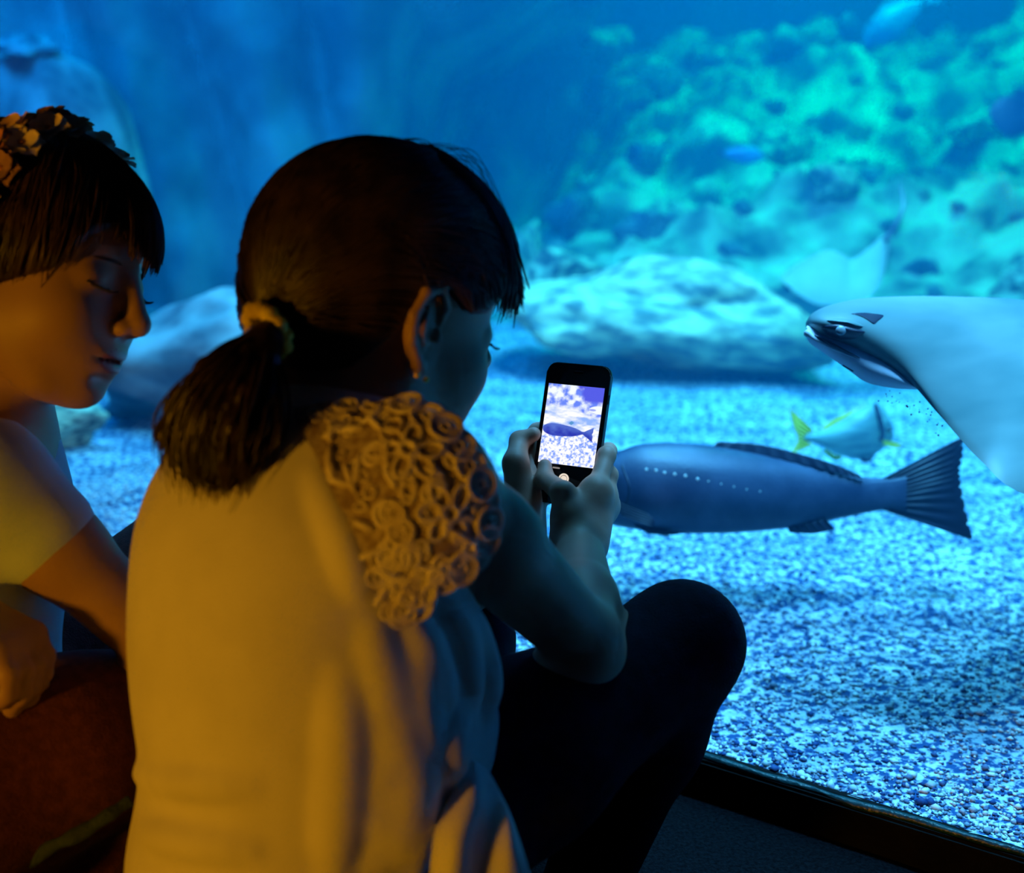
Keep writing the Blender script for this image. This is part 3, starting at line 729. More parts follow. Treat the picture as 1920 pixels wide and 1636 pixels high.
# ---------------------------------------------------------------- people
def frame(fwd, uphint, roll=0.0):
    f = fwd/np.linalg.norm(fwd); l = np.cross(uphint, f); l /= np.linalg.norm(l); u = np.cross(f, l)
    if roll:
        c, s = math.cos(roll), math.sin(roll); l, u = l*c+u*s, u*c-l*s
    return np.array([f, l, u])
I3 = np.eye(3)
def rot2(axis, a):
    return np.array(Matrix.Rotation(a, 3, axis))
CRAN = {False: [((-0.010, 0, 0.030), (0.094, 0.071, 0.080)), ((0.030, 0, 0.020), (0.058, 0.062, 0.060))],
        True: [((-0.014, 0, 0.017), (0.088, 0.071, 0.072)), ((0.028, 0, 0.010), (0.055, 0.061, 0.055))]}
def head_sdf(eyelid=True, small=False):
    """child's head in local axes: x towards the face, y to its left, z up"""
    h = Sdf()
    for e in CRAN[small]: h.ell(e[0], I3, e[1], 0.025)
    h.ell((0.034, 0, -0.048), I3, (0.052, 0.052, 0.060), 0.03)
    for s in (1, -1):
        h.cone((-0.008, s*0.050, -0.045), (0.048, s*0.024, -0.096), 0.020, 0.016, 0.03)
        h.ell((0.052, s*0.034, -0.044), I3, (0.030, 0.024, 0.028), 0.025)
    h.ell((0.070, 0, -0.098), I3, (0.018, 0.020, 0.016), 0.022)
    h.ell((0.070, 0, -0.068), I3, (0.022, 0.030, 0.024), 0.02)
    for s in (1, -1): h.ball((0.099, s*0.034, -0.010), 0.019, 0.014, True)
    h.cone((0.082, 0, 0.006), (0.103, 0, -0.034), 0.0075, 0.0085, 0.012)
    h.ball((0.105, 0, -0.037), 0.0092, 0.006)
    for s in (1, -1): h.ell((0.095, s*0.0095, -0.043), I3, (0.0085, 0.0065, 0.0065), 0.006)
    for s in (1, -1): h.ell((0.101, s*0.005, -0.0495), I3, (0.0045, 0.0028, 0.004), 0.003, True)
    h.ell((0.0870, 0, -0.0650), I3, (0.0075, 0.020, 0.0046), 0.008)
    h.ell((0.0850, 0, -0.0765), I3, (0.0080, 0.017, 0.0054), 0.008)
    h.ell((0.0960, 0, -0.0705), I3, (0.0160, 0.0235, 0.0014), 0.004, True)
    h.ell((0.0915, 0, -0.0885), I3, (0.0070, 0.0150, 0.0045), 0.010, True)
    for s in (1, -1):
        if eyelid:
            h.ell((0.0700, s*0.031, -0.0110), I3, (0.0138, 0.0150, 0.0125), 0.010)
    for s in (1, -1):                      # ears
        q = lambda x, y, z: (x, s*y, z)
        h.ell(q(-0.010, 0.0725, -0.004), rot2('Z', s*0.18), (0.015, 0.0045, 0.027), 0.006)
        h.chain([q(0.007, 0.070, -0.006), q(0.008, 0.075, 0.012), q(-0.002, 0.080, 0.026), q(-0.017, 0.083, 0.022), q(-0.0245, 0.084, 0.004), q(-0.021, 0.082, -0.014), q(-0.010, 0.079, -0.030)],
                [0.0032, 0.0034, 0.0038, 0.0040, 0.0040, 0.0038, 0.0045], 0.003)
        h.ell(q(-0.006, 0.0765, -0.033), I3, (0.0062, 0.0048, 0.0075), 0.004)
        h.ell(q(-0.004, 0.0830, -0.010), I3, (0.0065, 0.0085, 0.0105), 0.003, True)
        h.ell(q(-0.005, 0.0850, 0.014), I3, (0.0045, 0.0065, 0.0070), 0.003, True)
        h.chain([q(-0.012, 0.082, 0.012), q(-0.0155, 0.084, -0.004), q(-0.009, 0.080, -0.021)], [0.0026, 0.0030, 0.0028], 0.003)
        h.ball(q(0.006, 0.0735, -0.011), 0.0042, 0.003)
    return h
m_skin = material('skin', (0.35, 0.205, 0.145), (0.41, 0.245, 0.175), scale=14, rough=0.5, spec=0.35, bump=0.04, bscale=300, detail=2)
m_lip = material('lips', (0.30, 0.09, 0.09), (0.36, 0.12, 0.11), scale=60, rough=0.4)
m_hair = material('brown_hair', (0.012, 0.006, 0.003), (0.040, 0.021, 0.009), scale=40, rough=0.42, spec=0.45, detail=2)
m_hair2 = material('chestnut_hair', (0.028, 0.013, 0.006), (0.085, 0.044, 0.018), scale=40, rough=0.42, spec=0.45, detail=2)
m_lash = material('lash', (0.010, 0.007, 0.006), rough=0.6)
m_white = material('eye_white', (0.75, 0.74, 0.72), rough=0.2, coat=0.5)
m_iris = material('iris', (0.05, 0.03, 0.02), rough=0.1, coat=1)

def strands(paths, r0, taper=0.35, sides=4):
    parts = []
    for p, r in zip(paths, r0):
        n = len(p); t = np.linspace(0, 1, n)
        parts.append(tube_arrays(p, r*np.minimum(1, np.minimum(0.5+t*4, (1-t)*3+taper)), sides, 0.5, cap=False))
    return merge(parts)

# ================= girl with the phone
HC = P(716, 566, 0.985); HS = 0.99
HR = frame(V3(0.78, -0.05, 0.62), CU, 0.28)
H = lambda x, y, z: HC+HS*(np.array([x, y, z]) @ HR)
head1 = head_sdf().moved(HC, HR, HS)
J = {k: P(*v) for k, v in dict(
    neck=(628, 800, 0.985), uch=(580, 960, 0.955), chest=(520, 1120, 0.935), waist=(515, 1400, 0.935), pelvis=(525, 1680, 0.95),
    rs=(800, 905, 0.885), ls=(455, 890, 1.05), re=(1092, 1196, 1.02), rw=(1086, 1015, 1.185), le=(815, 1130, 1.15), lw=(972, 1002, 1.265),
    rh=(690, 1610, 0.94), rk=(1278, 1206, 1.12), ra=(1060, 1745, 1.16), rt=(1190, 1800, 1.22),
    lh=(590, 1640, 1.02), lk=(858, 1200, 1.27), la=(872, 1560, 1.36), lt=(960, 1560, 1.44)).items()}
b1 = Sdf(); b1.add(head1)
b1.cone(H(-0.022, 0, -0.050), J['neck'], 0.042, 0.044, 0.025)
b1.cone(H(-0.045, 0, -0.020), J['neck'], 0.030, 0.044, 0.03)
FWB = np.array([0.70, 0.714, 0.0]); LAT = np.array([0.714, -0.70, 0.0]); BR = np.array([FWB, -LAT, [0, 0, 1.0]])
tors = Sdf()
tors.cone(J['neck'], J['uch'], 0.045, 0.070, 0.05)
tors.ell(J['uch'], BR, (0.075, 0.108, 0.080), 0.05)
tors.ell(J['chest'], BR, (0.086, 0.120, 0.110), 0.06)
tors.ell(J['waist'], BR, (0.080, 0.108, 0.120), 0.06)
tors.ell(J['pelvis'], BR, (0.095, 0.125, 0.085), 0.06)
tors.cone(J['uch'], J['rs'], 0.060, 0.042, 0.05); tors.cone(J['uch'], J['ls'], 0.060, 0.042, 0.05)
b1.add(tors)
arms = Sdf()
mid = lambda a, b, t: a*(1-t)+b*t
arms.chain([J['rs'], mid(J['rs'], J['re'], .35), J['re']], [0.040, 0.037, 0.029], 0.02)
arms.chain([J['re'], mid(J['re'], J['rw'], .35), J['rw']], [0.029, 0.030, 0.0205], 0.012)
arms.chain([J['ls'], J['le'], mid(J['le'], J['lw'], .35), J['lw']], [0.040, 0.030, 0.030, 0.0205], 0.012)
b1.add(arms)
legs = Sdf()
legs.chain([J['rh'], mid(J['rh'], J['rk'], .45), J['rk'], mid(J['rk'], J['ra'], .3), J['ra']], [0.078, 0.066, 0.045, 0.043, 0.030], 0.025)
legs.chain([J['lh'], mid(J['lh'], J['lk'], .45), J['lk'], mid(J['lk'], J['la'], .3), J['la']], [0.080, 0.068, 0.047, 0.045, 0.030], 0.025)
b1.add(legs)
b1.cone(J['ra'], J['rt'], 0.028, 0.022, 0.02); b1.cone(J['la'], J['lt'], 0.028, 0.022, 0.02)

# the phone's own axes (needed by the hands)
PU = V3(0.14, 0.985, 0.06); PX = V3(0.905, -0.075, -0.40); PX = PX-PU*(PX @ PU); PX /= np.linalg.norm(PX); PN = np.cross(PX, PU)
PC = P(1071, 797, 1.243)            # centre of the camera picture on the screen
ph = lambda x, y, z=0.0: PC+PX*x+PU*y+PN*z

# right hand: back of the hand to the viewer, thumb on the screen, fingers wrapped behind
hand = Sdf(); W = J['rw']
mcp = PP([(1117, 921, 1.200), (1134, 928, 1.222), (1136, 948, 1.242), (1126, 968, 1.255)])
hand.cone(W, mcp[0], 0.0200, 0.0112, 0.016); hand.cone(W, mcp[1], 0.0195, 0.0112, 0.016); hand.cone(W, mcp[2], 0.019, 0.0110, 0.016); hand.cone(W, mcp[3], 0.018, 0.0105, 0.014)
hand.cone(mcp[0], mcp[2], 0.0108, 0.0108, 0.014)
cmc = P(1068, 968, 1.186); tm = P(1056, 925, 1.188); ti = ph(-0.0140, -0.0555, 0.0135); tt_ = ph(-0.0180, -0.0430, 0.0085)
hand.cone(W, cmc, 0.019, 0.0150, 0.012); hand.cone(cmc, mcp[0], 0.014, 0.011, 0.012)
hand.chain([cmc, tm, ti, tt_], [0.0150, 0.0110, 0.0086, 0.0070], 0.006)
def finger(m, pts, r=(0.0095, 0.0082, 0.0074, 0.0064)):
    hand.chain([m]+list(pts), r, 0.0055)
finger(mcp[0], [ph(0.0400, -0.0250, -0.0005), ph(0.0355, -0.0195, -0.0170), ph(0.0190, -0.0230, -0.0160)])
finger(mcp[1], [ph(0.0425, -0.0430, -0.0080), ph(0.0330, -0.0405, -0.0240), ph(0.0140, -0.0420, -0.0170)])
finger(mcp[2], [ph(0.0390, -0.0590, -0.0150), ph(0.0270, -0.0590, -0.0290), ph(0.0090, -0.0590, -0.0180)])
finger(mcp[3], [ph(0.0310, -0.0740, -0.0180), ph(0.0200, -0.0750, -0.0290), ph(0.0050, -0.0740, -0.0190)], (0.0085, 0.0072, 0.0066, 0.0058))
# left hand: thumb laid along the left edge, fingers behind the phone
W = J['lw']
lm = [ph(-0.0470, -0.0240, -0.020), ph(-0.0480, -0.0420, -0.026), ph(-0.0470, -0.0600, -0.029), ph(-0.0440, -0.0760, -0.029)]
for q, r in zip(lm, (0.0125, 0.0125, 0.0120, 0.0110)): hand.cone(W, q, 0.0195, r, 0.014)
lc = P(978, 948, 1.245); lt1 = P(967, 868, 1.238); lt2 = ph(-0.0505, -0.0210, 0.004); lt3 = ph(-0.0370, -0.0130, 0.0020)
hand.cone(W, lc, 0.0200, 0.0170, 0.014); hand.cone(lc, lm[0], 0.0150, 0.0120, 0.014)
hand.chain([lc, lt1, lt2, lt3], [0.0165, 0.0122, 0.0088, 0.0072], 0.006)
finger(lm[0], [ph(-0.0440, -0.0080, -0.0230), ph(-0.0270, -0.0020, -0.0190), ph(-0.0090, -0.0060, -0.0160)])
finger(lm[1], [ph(-0.0450, -0.0330, -0.0320), ph(-0.0260, -0.0300, -0.0260), ph(-0.0080, -0.0310, -0.0175)])
finger(lm[2], [ph(-0.0430, -0.0560, -0.0350), ph(-0.0250, -0.0530, -0.0300), ph(-0.0075, -0.0530, -0.0190)])
finger(lm[3], [ph(-0.0400, -0.0720, -0.0340), ph(-0.0240, -0.0700, -0.0290), ph(-0.0080, -0.0690, -0.0190)], (0.0085, 0.0072, 0.0066, 0.0058))
b1.add(hand)

girl = empty('person', (J['pelvis'][0], J['pelvis'][1], 0.0), 'girl with a ponytail and lace-sleeved blouse sitting and photographing a fish', 'person')
body_me = sdf_mesh('body', b1, 0.0022)
def paint_lips(me, Hf, inv):
    me.materials.append(m_skin); me.materials.append(m_lip)
    n = len(me.polygons); c = np.empty(n*3); me.polygons.foreach_get('center', c); c = inv(c.reshape(-1, 3))
    lip = (((c[:, 1]/0.020)**2+((c[:, 2]+0.0705)/0.0105)**2) < 1) & (c[:, 0] > 0.078)
    me.polygons.foreach_set('material_index', lip.astype(np.int32))
paint_lips(body_me, H, lambda w: ((w-HC)/HS) @ HR.T)
obj('body', body_me, m_skin, girl)

# leggings
m_leg = material('navy_leggings', (0.003, 0.004, 0.012), (0.006, 0.008, 0.022), scale=90, rough=0.85, bump=0.25, bscale=500, spec=0.08)
lg = legs.grow(0.005)
lg.ell(J['pelvis'], BR, (0.104, 0.134, 0.094), 0.05)
for a in (0.0, 0.5, -0.5):                      # creases at the right knee
    c = J['rk']+V3(0.4, -0.35, 0)*0.030
    lg.cone(c+V3(0.5, -0.7+a, -0.4)*0.022, c+V3(0.9, 0.1+a, -0.2)*0.032, 0.0022, 0.0015, 0.004, True)
obj('leggings', sdf_mesh('leggings', lg, 0.0045), m_leg, girl)

# blouse
m_blouse = material('white_cotton', (0.74, 0.72, 0.68), (0.80, 0.78, 0.74), scale=25, rough=0.85, bump=0.25, bscale=700, spec=0.15, sheen=0.1)
bl = tors.grow(0.008)
bl.ops = bl.ops[1:-2]
bl.ell(mid(J['neck'], J['uch'], 0.55), BR, (0.070, 0.092, 0.058), 0.05)
bl.cone(J['uch'], J['rs']+LAT*-0.02, 0.062, 0.040, 0.05); bl.cone(J['uch'], J['ls']+LAT*0.02, 0.062, 0.040, 0.05)
bl.cone(P(700, 1080, 0.91), P(740, 1440, 0.93), 0.045, 0.066, 0.06)        # loose cloth hanging at the front
bl.cone(P(780, 1130, 0.95), P(822, 1340, 0.965), 0.034, 0.038, 0.05)
base_bl = Sdf(); base_bl.ops = list(bl.ops)
def ridge(pts, r, k=0.02, sink=0.3):
    q = np.array([surf(base_bl, x, y) for x, y in pts]); q = q+CF*r*sink
    bl.chain(list(spline(q, 8)), list(np.interp(np.linspace(0, 1, 8), [0, .25, .8, 1], [r*.4, r, r, r*.5])), k)
for pts, r in [([(832, 1130), (862, 1220), (872, 1330)], .0085), ([(868, 1135), (900, 1230), (912, 1325)], .007), ([(770, 1180), (800, 1240), (828, 1330)], .008),
               ([(760, 1200), (772, 1330), (800, 1420)], .011), ([(700, 1180), (715, 1350), (705, 1600)], .013), ([(790, 1400), (770, 1500), (775, 1620)], .011),
               ([(850, 1330), (835, 1400), (842, 1440)], .009), ([(640, 1260), (640, 1440), (625, 1620)], .010), ([(740, 1330), (755, 1470), (735, 1600)], .009),
               ([(262, 1450), (350, 1466), (470, 1468)], .004), ([(275, 1560), (350, 1577), (470, 1590)], .004), ([(600, 900), (640, 1000), (672, 1110)], .006)]:
    ridge(pts, r, 0.016)
blf = lambda p: bl(p)+0.0012*noise3(p*[22, 22, 12], 5)
lo, hi = bl.bounds(0.01); lo[2] = max(lo[2], 0.02)
blouse = obj('blouse', sdf_mesh('blouse', blf, 0.0034, lo, hi), m_blouse, girl, label='white sleeveless blouse with loose folds')
# curved hem flap at the right side
def sheet(name, rows, nu, nv, thick, wave=None):
    """thick cloth through rows of (px,py,d) control points"""
    R_ = np.array([spline(PP(r), nv) for r in rows]); S = np.array([spline(R_[:, j], nu) for j in range(nv)]).transpose(1, 0, 2)
    du = np.gradient(S, axis=0); dv = np.gradient(S, axis=1); nn = np.cross(du, dv); nn /= np.maximum(np.linalg.norm(nn, axis=2, keepdims=True), 1e-9)
    if wave is not None: S = S+nn*wave(np.linspace(0, 1, nu)[:, None], np.linspace(0, 1, nv)[None])[..., None]
    A = (S+nn*thick/2).reshape(-1, 3); B = (S-nn*thick/2).reshape(-1, 3); N = nu*nv
    rim = []
    def strip(i):
        for a, c in zip(i[:-1], i[1:]): rim.append((a, c, c+N, a+N))
    strip([i*nv for i in range(nu)][::-1]); strip([i*nv+nv-1 for i in range(nu)]); strip(list(range(nv))); strip([(nu-1)*nv+j for j in range(nv)][::-1])
    return mesh_np(name, np.vstack([A, B]), np.vstack([grid_faces(nu, nv), grid_faces(nu, nv, True)+N, np.array(rim)]))
flap = sheet('hem_flap', [[(878, 1418, .90), (850, 1480, .872), (815, 1560, .85), (800, 1700, .84)],
                          [(890, 1428, .895), (890, 1500, .868), (868, 1580, .85), (862, 1700, .84)],
                          [(905, 1440, .905), (930, 1510, .880), (930, 1590, .862), (925, 1700, .85)],
                          [(918, 1452, .91), (958, 1528, .885), (985, 1600, .865), (1010, 1700, .855)]], 60, 40, 0.0022,
             lambda u, v: 0.0045*np.sin(u*12+v*1.2+0.6)*np.clip(v*1.6-0.1, 0, 1))
obj('hem_flap', flap, m_blouse, blouse)

# lace cap sleeve
m_lace = material('lace_net', (0.30, 0.22, 0.17), (0.52, 0.44, 0.38), scale=130, rough=0.9, bump=0.5, bscale=500, lo=0.42, hi=0.58)
m_ring = material('lace_thread', (0.62, 0.54, 0.47), (0.84, 0.78, 0.72), scale=60, rough=0.85, bump=0.35, bscale=600)
shl = tors.grow(0.012).add(arms.grow(0.016)); shl.cone(P(790, 990, 0.88), P(805, 1085, 0.885), 0.050, 0.044, 0.03)
inner = spline([(548, 762), (590, 850), (640, 960), (685, 1060), (712, 1120), (742, 1168)], 60)
outer = spline([(690, 742), (790, 760), (862, 815), (905, 890), (928, 965), (912, 1035), (845, 1078), (788, 1100), (782, 1172)], 60)
nv = 44; G = np.zeros((60, nv, 3))
for i in range(60):
    for j in range(nv):
        q = inner[i]*(1-j/(nv-1))+outer[i]*(j/(nv-1)); G[i, j] = P(q[0], q[1], 0.80)
G = G.reshape(-1, 3)
dirv = G-CP; dirv /= np.linalg.norm(dirv, axis=1, keepdims=True)
best = G.copy(); bd = np.full(len(G), 9.0); hit = np.zeros(len(G), bool)
for k in range(110):                            # first meeting with the shoulder, or the closest pass beside it
    dst = shl(G, 0.3); up = (dst < bd) & ~hit; best[up] = G[up]; bd[up] = dst[up]; hit |= dst < 0.0015
    G = G+dirv*0.0025
G = snap(shl, best, 0.0, 8)
Gs = G.reshape(60, nv, 3)
for _ in range(6):
    K = Gs.copy(); K[1:-1, 1:-1] = (Gs[:-2, 1:-1]+Gs[2:, 1:-1]+Gs[1:-1, :-2]+Gs[1:-1, 2:])/4; Gs = K
du = np.gradient(Gs, axis=0); dv = np.gradient(Gs, axis=1); Nn = np.cross(du, dv); Nn /= np.linalg.norm(Nn, axis=2, keepdims=True)
if (Nn[30, 20] @ CF) > 0: Nn = -Nn
uu = np.linspace(0, 1, 60)[:, None]; vv = np.linspace(0, 1, nv)[None]
Gs = Gs+Nn*(0.0016*np.sin(uu*40+vv*5)*vv)[..., None]
vA = Gs.reshape(-1, 3); vB = (Gs-Nn*0.0018).reshape(-1, 3)
sleeve_me = mesh_np('lace_sleeve', np.vstack([vA, vB]), np.vstack([grid_faces(60, nv), grid_faces(60, nv, True)+60*nv]))
sleeve = obj('lace_sleeve', sleeve_me, m_lace, girl, label='cream lace cap sleeve with scalloped flower motifs')
def onlace(u, v, off=0.001):
    x, y = np.clip(u, 0, 1)*59, np.clip(v, 0, 1)*(nv-1); i, j = min(int(x), 58), min(int(y), nv-2); a, b = x-i, y-j
    w = lambda A: A[i, j]*(1-a)*(1-b)+A[i+1, j]*a*(1-b)+A[i, j+1]*(1-a)*b+A[i+1, j+1]*a*b
    n_ = w(Nn); n_ /= np.linalg.norm(n_); t_ = w(du); t_ -= n_*(t_ @ n_); t_ /= np.linalg.norm(t_)
    return w(Gs)+n_*off, n_, t_, np.cross(n_, t_)
def lace_loop(name, u, v, a, b, ang, r, off=0.0012, teeth=0):
    c, n_, t_, s_ = onlace(u, v, off); th = np.linspace(0, 2*math.pi, 25)[:-1]
    rad = 1+0.10*np.cos(th*teeth) if teeth else 1
    x = a*np.cos(th)*rad; y = b*np.sin(th)*rad
    X = x*math.cos(ang)-y*math.sin(ang); Y = x*math.sin(ang)+y*math.cos(ang)
    p = c+X[:, None]*t_+Y[:, None]*s_
    p = np.vstack([p, p[:1]])
    vv_, ff_ = tube_arrays(p, r, 5, None, cap=False)
    return vv_, ff_
lr = np.random.default_rng(21)
def add_loop(parts, nm='lace_loop'):
    v_, f_ = merge(parts); obj(nm, mesh_np(nm, v_, f_), m_ring, sleeve)
for u in np.linspace(0.10, 0.94, 15):          # scallops along the hem: a petal loop with a small eyelet inside
    w = 0.0105
    add_loop([lace_loop('s', u, 0.955, w, w*1.05, 0, 0.0019), lace_loop('s', u, 0.955, w*0.72, w*0.78, 0, 0.0011)], 'lace_scallop')
    add_loop([lace_loop('s', u, 0.95, 0.0035, 0.0035, 0, 0.0013)], 'lace_eyelet')
fl_c = [(0.72, 0.72), (0.47, 0.70), (0.26, 0.62), (0.88, 0.60)]
for (fu, fv) in fl_c:                          # flowers of petal loops round a ring
    add_loop([lace_loop('c', fu, fv, 0.0050, 0.0050, 0, 0.0021, 0.002)], 'lace_flower_centre')
    for k in range(6):
        a = k/6*2*math.pi+fu*5
        add_loop([lace_loop('p', fu+0.060*math.cos(a), fv+0.135*math.sin(a), 0.0085, 0.0052, a, 0.0018)], 'lace_petal')
for k in range(120):
    u, v = lr.uniform(0.02, 0.98), lr.uniform(0.03, 0.90)
    if min((u-a)**2*6+(v-b)**2 for a, b in fl_c) < 0.030: continue
    a = lr.choice([0.0030, 0.0042, 0.0060, 0.0082], p=[.30, .34, .22, .14])
    parts = [lace_loop('r', u, v, a, a*lr.uniform(0.6, 1), lr.uniform(0, 3), a*0.24, 0.0010)]
    if a > 0.006: parts.append(lace_loop('r', u, v, a*0.5, a*0.45, 0, a*0.17, 0.0012))
    add_loop(parts)
for k in range(26):                            # bars and leaves between the loops
    u, v = lr.uniform(0.05, 0.9), lr.uniform(0.05, 0.82); c, n_, t_, s_ = onlace(u, v, 0.0012); a = lr.uniform(0, 3.1); L = lr.uniform(0.006, 0.012)
    d_ = t_*math.cos(a)+s_*math.sin(a); pth = np.array([c+d_*L*x for x in np.linspace(-1, 1, 9)])
    me = tube('lace_leaf', pth, 0.0030*np.sqrt(np.clip(1-np.linspace(-1, 1, 9)**2, 0.05, 1)), 6)
    obj('lace_leaf', me, m_ring, sleeve)
# narrow lace edge of the far sleeve, seen past the near shoulder
edge = spline(PP([(925, 950, 1.03), (950, 968, 1.05), (972, 985, 1.06), (985, 1003, 1.05)]), 40)
far = Sdf(); far.chain(list(edge[::6]), [0.012]*len(edge[::6]), 0.01)
farm = sdf_mesh('far_sleeve', lambda p: far(p)+0.002*noise3(p*160, 3), 0.002, *far.bounds(0.012))
obj('lace_edge', farm, m_ring, girl)

# hair: cap, combed strands, ponytail
def make_cap(HC_, HR_, HS_, zline, grow, extra=(), small=False):
    cap = Sdf(); g = grow
    for c_, r_ in CRAN[small]: cap.ell(c_, I3, np.array(r_)+g, 0.025)
    for e in extra: cap.ell(*e)
    cap = cap.moved(HC_, HR_, HS_)
    def f(p):
        l = ((p-HC_)/HS_) @ HR_.T
        groove = 0.0012*noise3(np.stack([l[:, 0]*40+l[:, 2]*55, l[:, 1]*70, l[:, 2]*12-l[:, 0]*10], 1), 8)
        return np.maximum(cap(p)+groove, (zline(l)-l[:, 2])*0.8)
    return cap, f
def zl1(l):
    x = l[:, 0]
    return np.interp(x, [-0.12, -0.075, -0.050, -0.032, -0.016, 0.006, 0.030, 0.045, 0.065, 0.085], [-0.058, -0.052, -0.044, -0.016, 0.026, 0.026, 0.010, 0.012, 0.030, 0.050])
cap1, capf1 = make_cap(HC, HR, HS, zl1, 0.011, [((-0.055, 0, -0.015), I3, (0.050, 0.056, 0.055), 0.03)])
lo, hi = cap1.bounds(0.015)
hair = obj('hair', sdf_mesh('hair', capf1, 0.0026, lo, hi), m_hair, girl, label='dark brown hair combed back into a ponytail')
TIE = snap(cap1, surf(cap1, 512, 612, 0.75, 1.1)[None], 0.003, 5)[0]
hr = np.random.default_rng(4); roots, rad, offs, wob = [], [], [], []
for k in range(1700):
    a = hr.uniform(0, 2*math.pi); e = hr.uniform(0, 1)
    x, y, z = 0.085*math.cos(a)*e**0.6, 0.085*math.sin(a)*e**0.6, 0.09
    if k % 3 == 0:                               # roots along the hair line round the ear and nape
        x = hr.uniform(-0.075, 0.080); s = hr.choice([-1, 1]); y = s*0.078; z = float(zl1(np.array([[x, 0, 0]]))[0])+hr.uniform(0.0, 0.03)
    roots.append(H(x, y, z)); rad.append(hr.uniform(0.0006, 0.0015)); offs.append(hr.uniform(0.0002, 0.0030)); wob.append(hr.normal(size=3)*0.004)
roots = snap(cap1, np.array(roots), 0.0015, 6); NS, t = len(roots), np.linspace(0, 1, 15)[None, :, None]
q = roots[:, None]*(1-t)+TIE*t+np.array(wob)[:, None]*np.sin(t*math.pi); q = q+(q-HC)*0.7*np.sin(t*math.pi)
lr_ = ((roots-HC)/HS) @ HR.T; lift = np.where((np.abs(lr_[:, 1]) > 0.045) & (lr_[:, 0] > -0.02) & (lr_[:, 2] < 0.06), 0.045, 0.0)
q = q+lift[:, None, None]*HR[2]*np.sin(t*math.pi)**0.8
q = snap(cap1, q.reshape(-1, 3), np.repeat(offs, 15), 5).reshape(NS, 15, 3); q[:, -1] = TIE+hr.normal(size=(NS, 3))*0.004
paths = list(q); ro, en, of_ = [], [], []
for k in range(460):                             # fringe combed to the front and temple
    y0 = hr.uniform(-0.062, 0.055); ro.append(H(hr.uniform(0.0, 0.04), y0*0.7, 0.115))
    if y0 < -0.040: en.append(H(0.066+hr.normal()*0.010, -0.066, 0.012+hr.uniform(0, 0.03)))
    else: en.append(H(0.098, y0*1.05, 0.034-0.022*hr.uniform(0.6, 1.1)+hr.normal()*0.006))
    of_.append(hr.uniform(0.001, 0.006)); rad.append(hr.uniform(0.0006, 0.0013))
ro, en, t = np.array(ro), np.array(en), np.linspace(0, 1, 13)[None, :, None]
q = ro[:, None]*(1-t)+en[:, None]*t; q = q+(q-HC)*0.5*np.sin(t*math.pi)
q2 = snap(cap1, q.reshape(-1, 3), np.repeat(of_, 13), 5).reshape(-1, 13, 3); w = np.clip((t-0.72)/0.28, 0, 1)
paths += list(q2*(1-w)+(q2*0.4+en[:, None]*0.6+HR[0]*0.006)*w)
for k in range(22):                              # flyaway hairs over the crown
    a = hr.uniform(-0.5, 0.5); root = H(hr.uniform(-0.03, 0.02), a*0.09, 0.12); e = H(hr.uniform(0.06, 0.085), a*0.1, 0.085); c = (root+e)/2+HR[2]*hr.uniform(0.012, 0.024)
    paths.append(spline([root, c, e], 14)); rad.append(0.00030)
obj('hair_strands', mesh_np('hair_strands', *strands(paths, rad)), m_hair, hair)
# ponytail
TN = P(497, 622, 0.885); off = TIE-TN
fan = []
cl = [[(497, 622, .885), (440, 655, .868), (375, 705, .862), (322, 775, .868), (312, 850, .872), (352, 925, .868)],
      [(497, 625, .880), (450, 680, .855), (395, 760, .845), (365, 850, .848), (385, 930, .852)],
      [(500, 628, .878), (470, 700, .845), (440, 790, .835), (425, 870, .84), (430, 945, .845)],
      [(506, 630, .880), (500, 700, .850), (490, 790, .842), (470, 860, .846), (440, 935, .85)],
      [(506, 632, .885), (506, 700, .868), (508, 780, .862), (490, 850, .862), (448, 930, .858)],
      [(500, 632, .895), (480, 720, .885), (450, 800, .885), (430, 860, .88), (420, 920, .875)]]
CLS = np.array([spline(PP(c), 18) for c in cl])
paths, rad = [], []
for k in range(1900):
    a = hr.dirichlet(np.ones(6)*0.45); q = np.tensordot(a, CLS, 1)
    c = CLS.mean(0); t = np.linspace(0, 1, 18)
    q = q+hr.normal(size=3)*0.0070*np.sin(t*math.pi)[:, None]+hr.normal(size=3)*0.008*(t**2)[:, None]
    L = int(18*hr.uniform(0.80, 1.0)); q = spline(q[:max(L, 10)], 16)
    q[0] = TIE*0.35+TN*0.65+hr.normal(size=3)*0.0045
    paths.append(q); rad.append(hr.uniform(0.0008, 0.0019))
for k in range(14):
    paths.append(spline(PP([(400+k, 690, .862), (340-k*2, 745, .865), (290+k*1.5, 800, .87), (285+k*2, 850+k*3, .87)]), 14)); rad.append(0.0003)
core = Sdf()
for c in CLS: core.chain(list(c[::3]), list(np.interp(np.linspace(0, 1, 6), [0, .3, .75, 1], [0.006, 0.006, 0.006, 0.002])), 0.008)
obj('ponytail', sdf_mesh('ponytail', lambda p: core(p)+0.0015*noise3(p*[90, 90, 25], 2), 0.0030, *core.bounds(0.012)), m_hair, girl)
obj('ponytail_strands', mesh_np('ponytail_strands', *strands(paths, rad, 0.15)), m_hair, hair)
m_tie = material('yellow_hair_tie', (0.50, 0.36, 0.02), (0.72, 0.58, 0.06), scale=60, rough=0.6, bump=0.6, bscale=240)
ax = (TN-P(440, 660, .868)); ax /= np.linalg.norm(ax); e1 = np.cross(ax, CF); e1 /= np.linalg.norm(e1); e2 = np.cross(ax, e1)
tc_ = TIE*0.45+TN*0.55; th = np.linspace(0, 2*math.pi, 49)
tie = tc_+0.0155*(np.cos(th)[:, None]*e1+np.sin(th)[:, None]*e2)
obj('hair_tie', tube('hair_tie', tie, 0.0068+0.0012*np.sin(th*11), 10), m_tie, girl, label='yellow fabric hair tie')
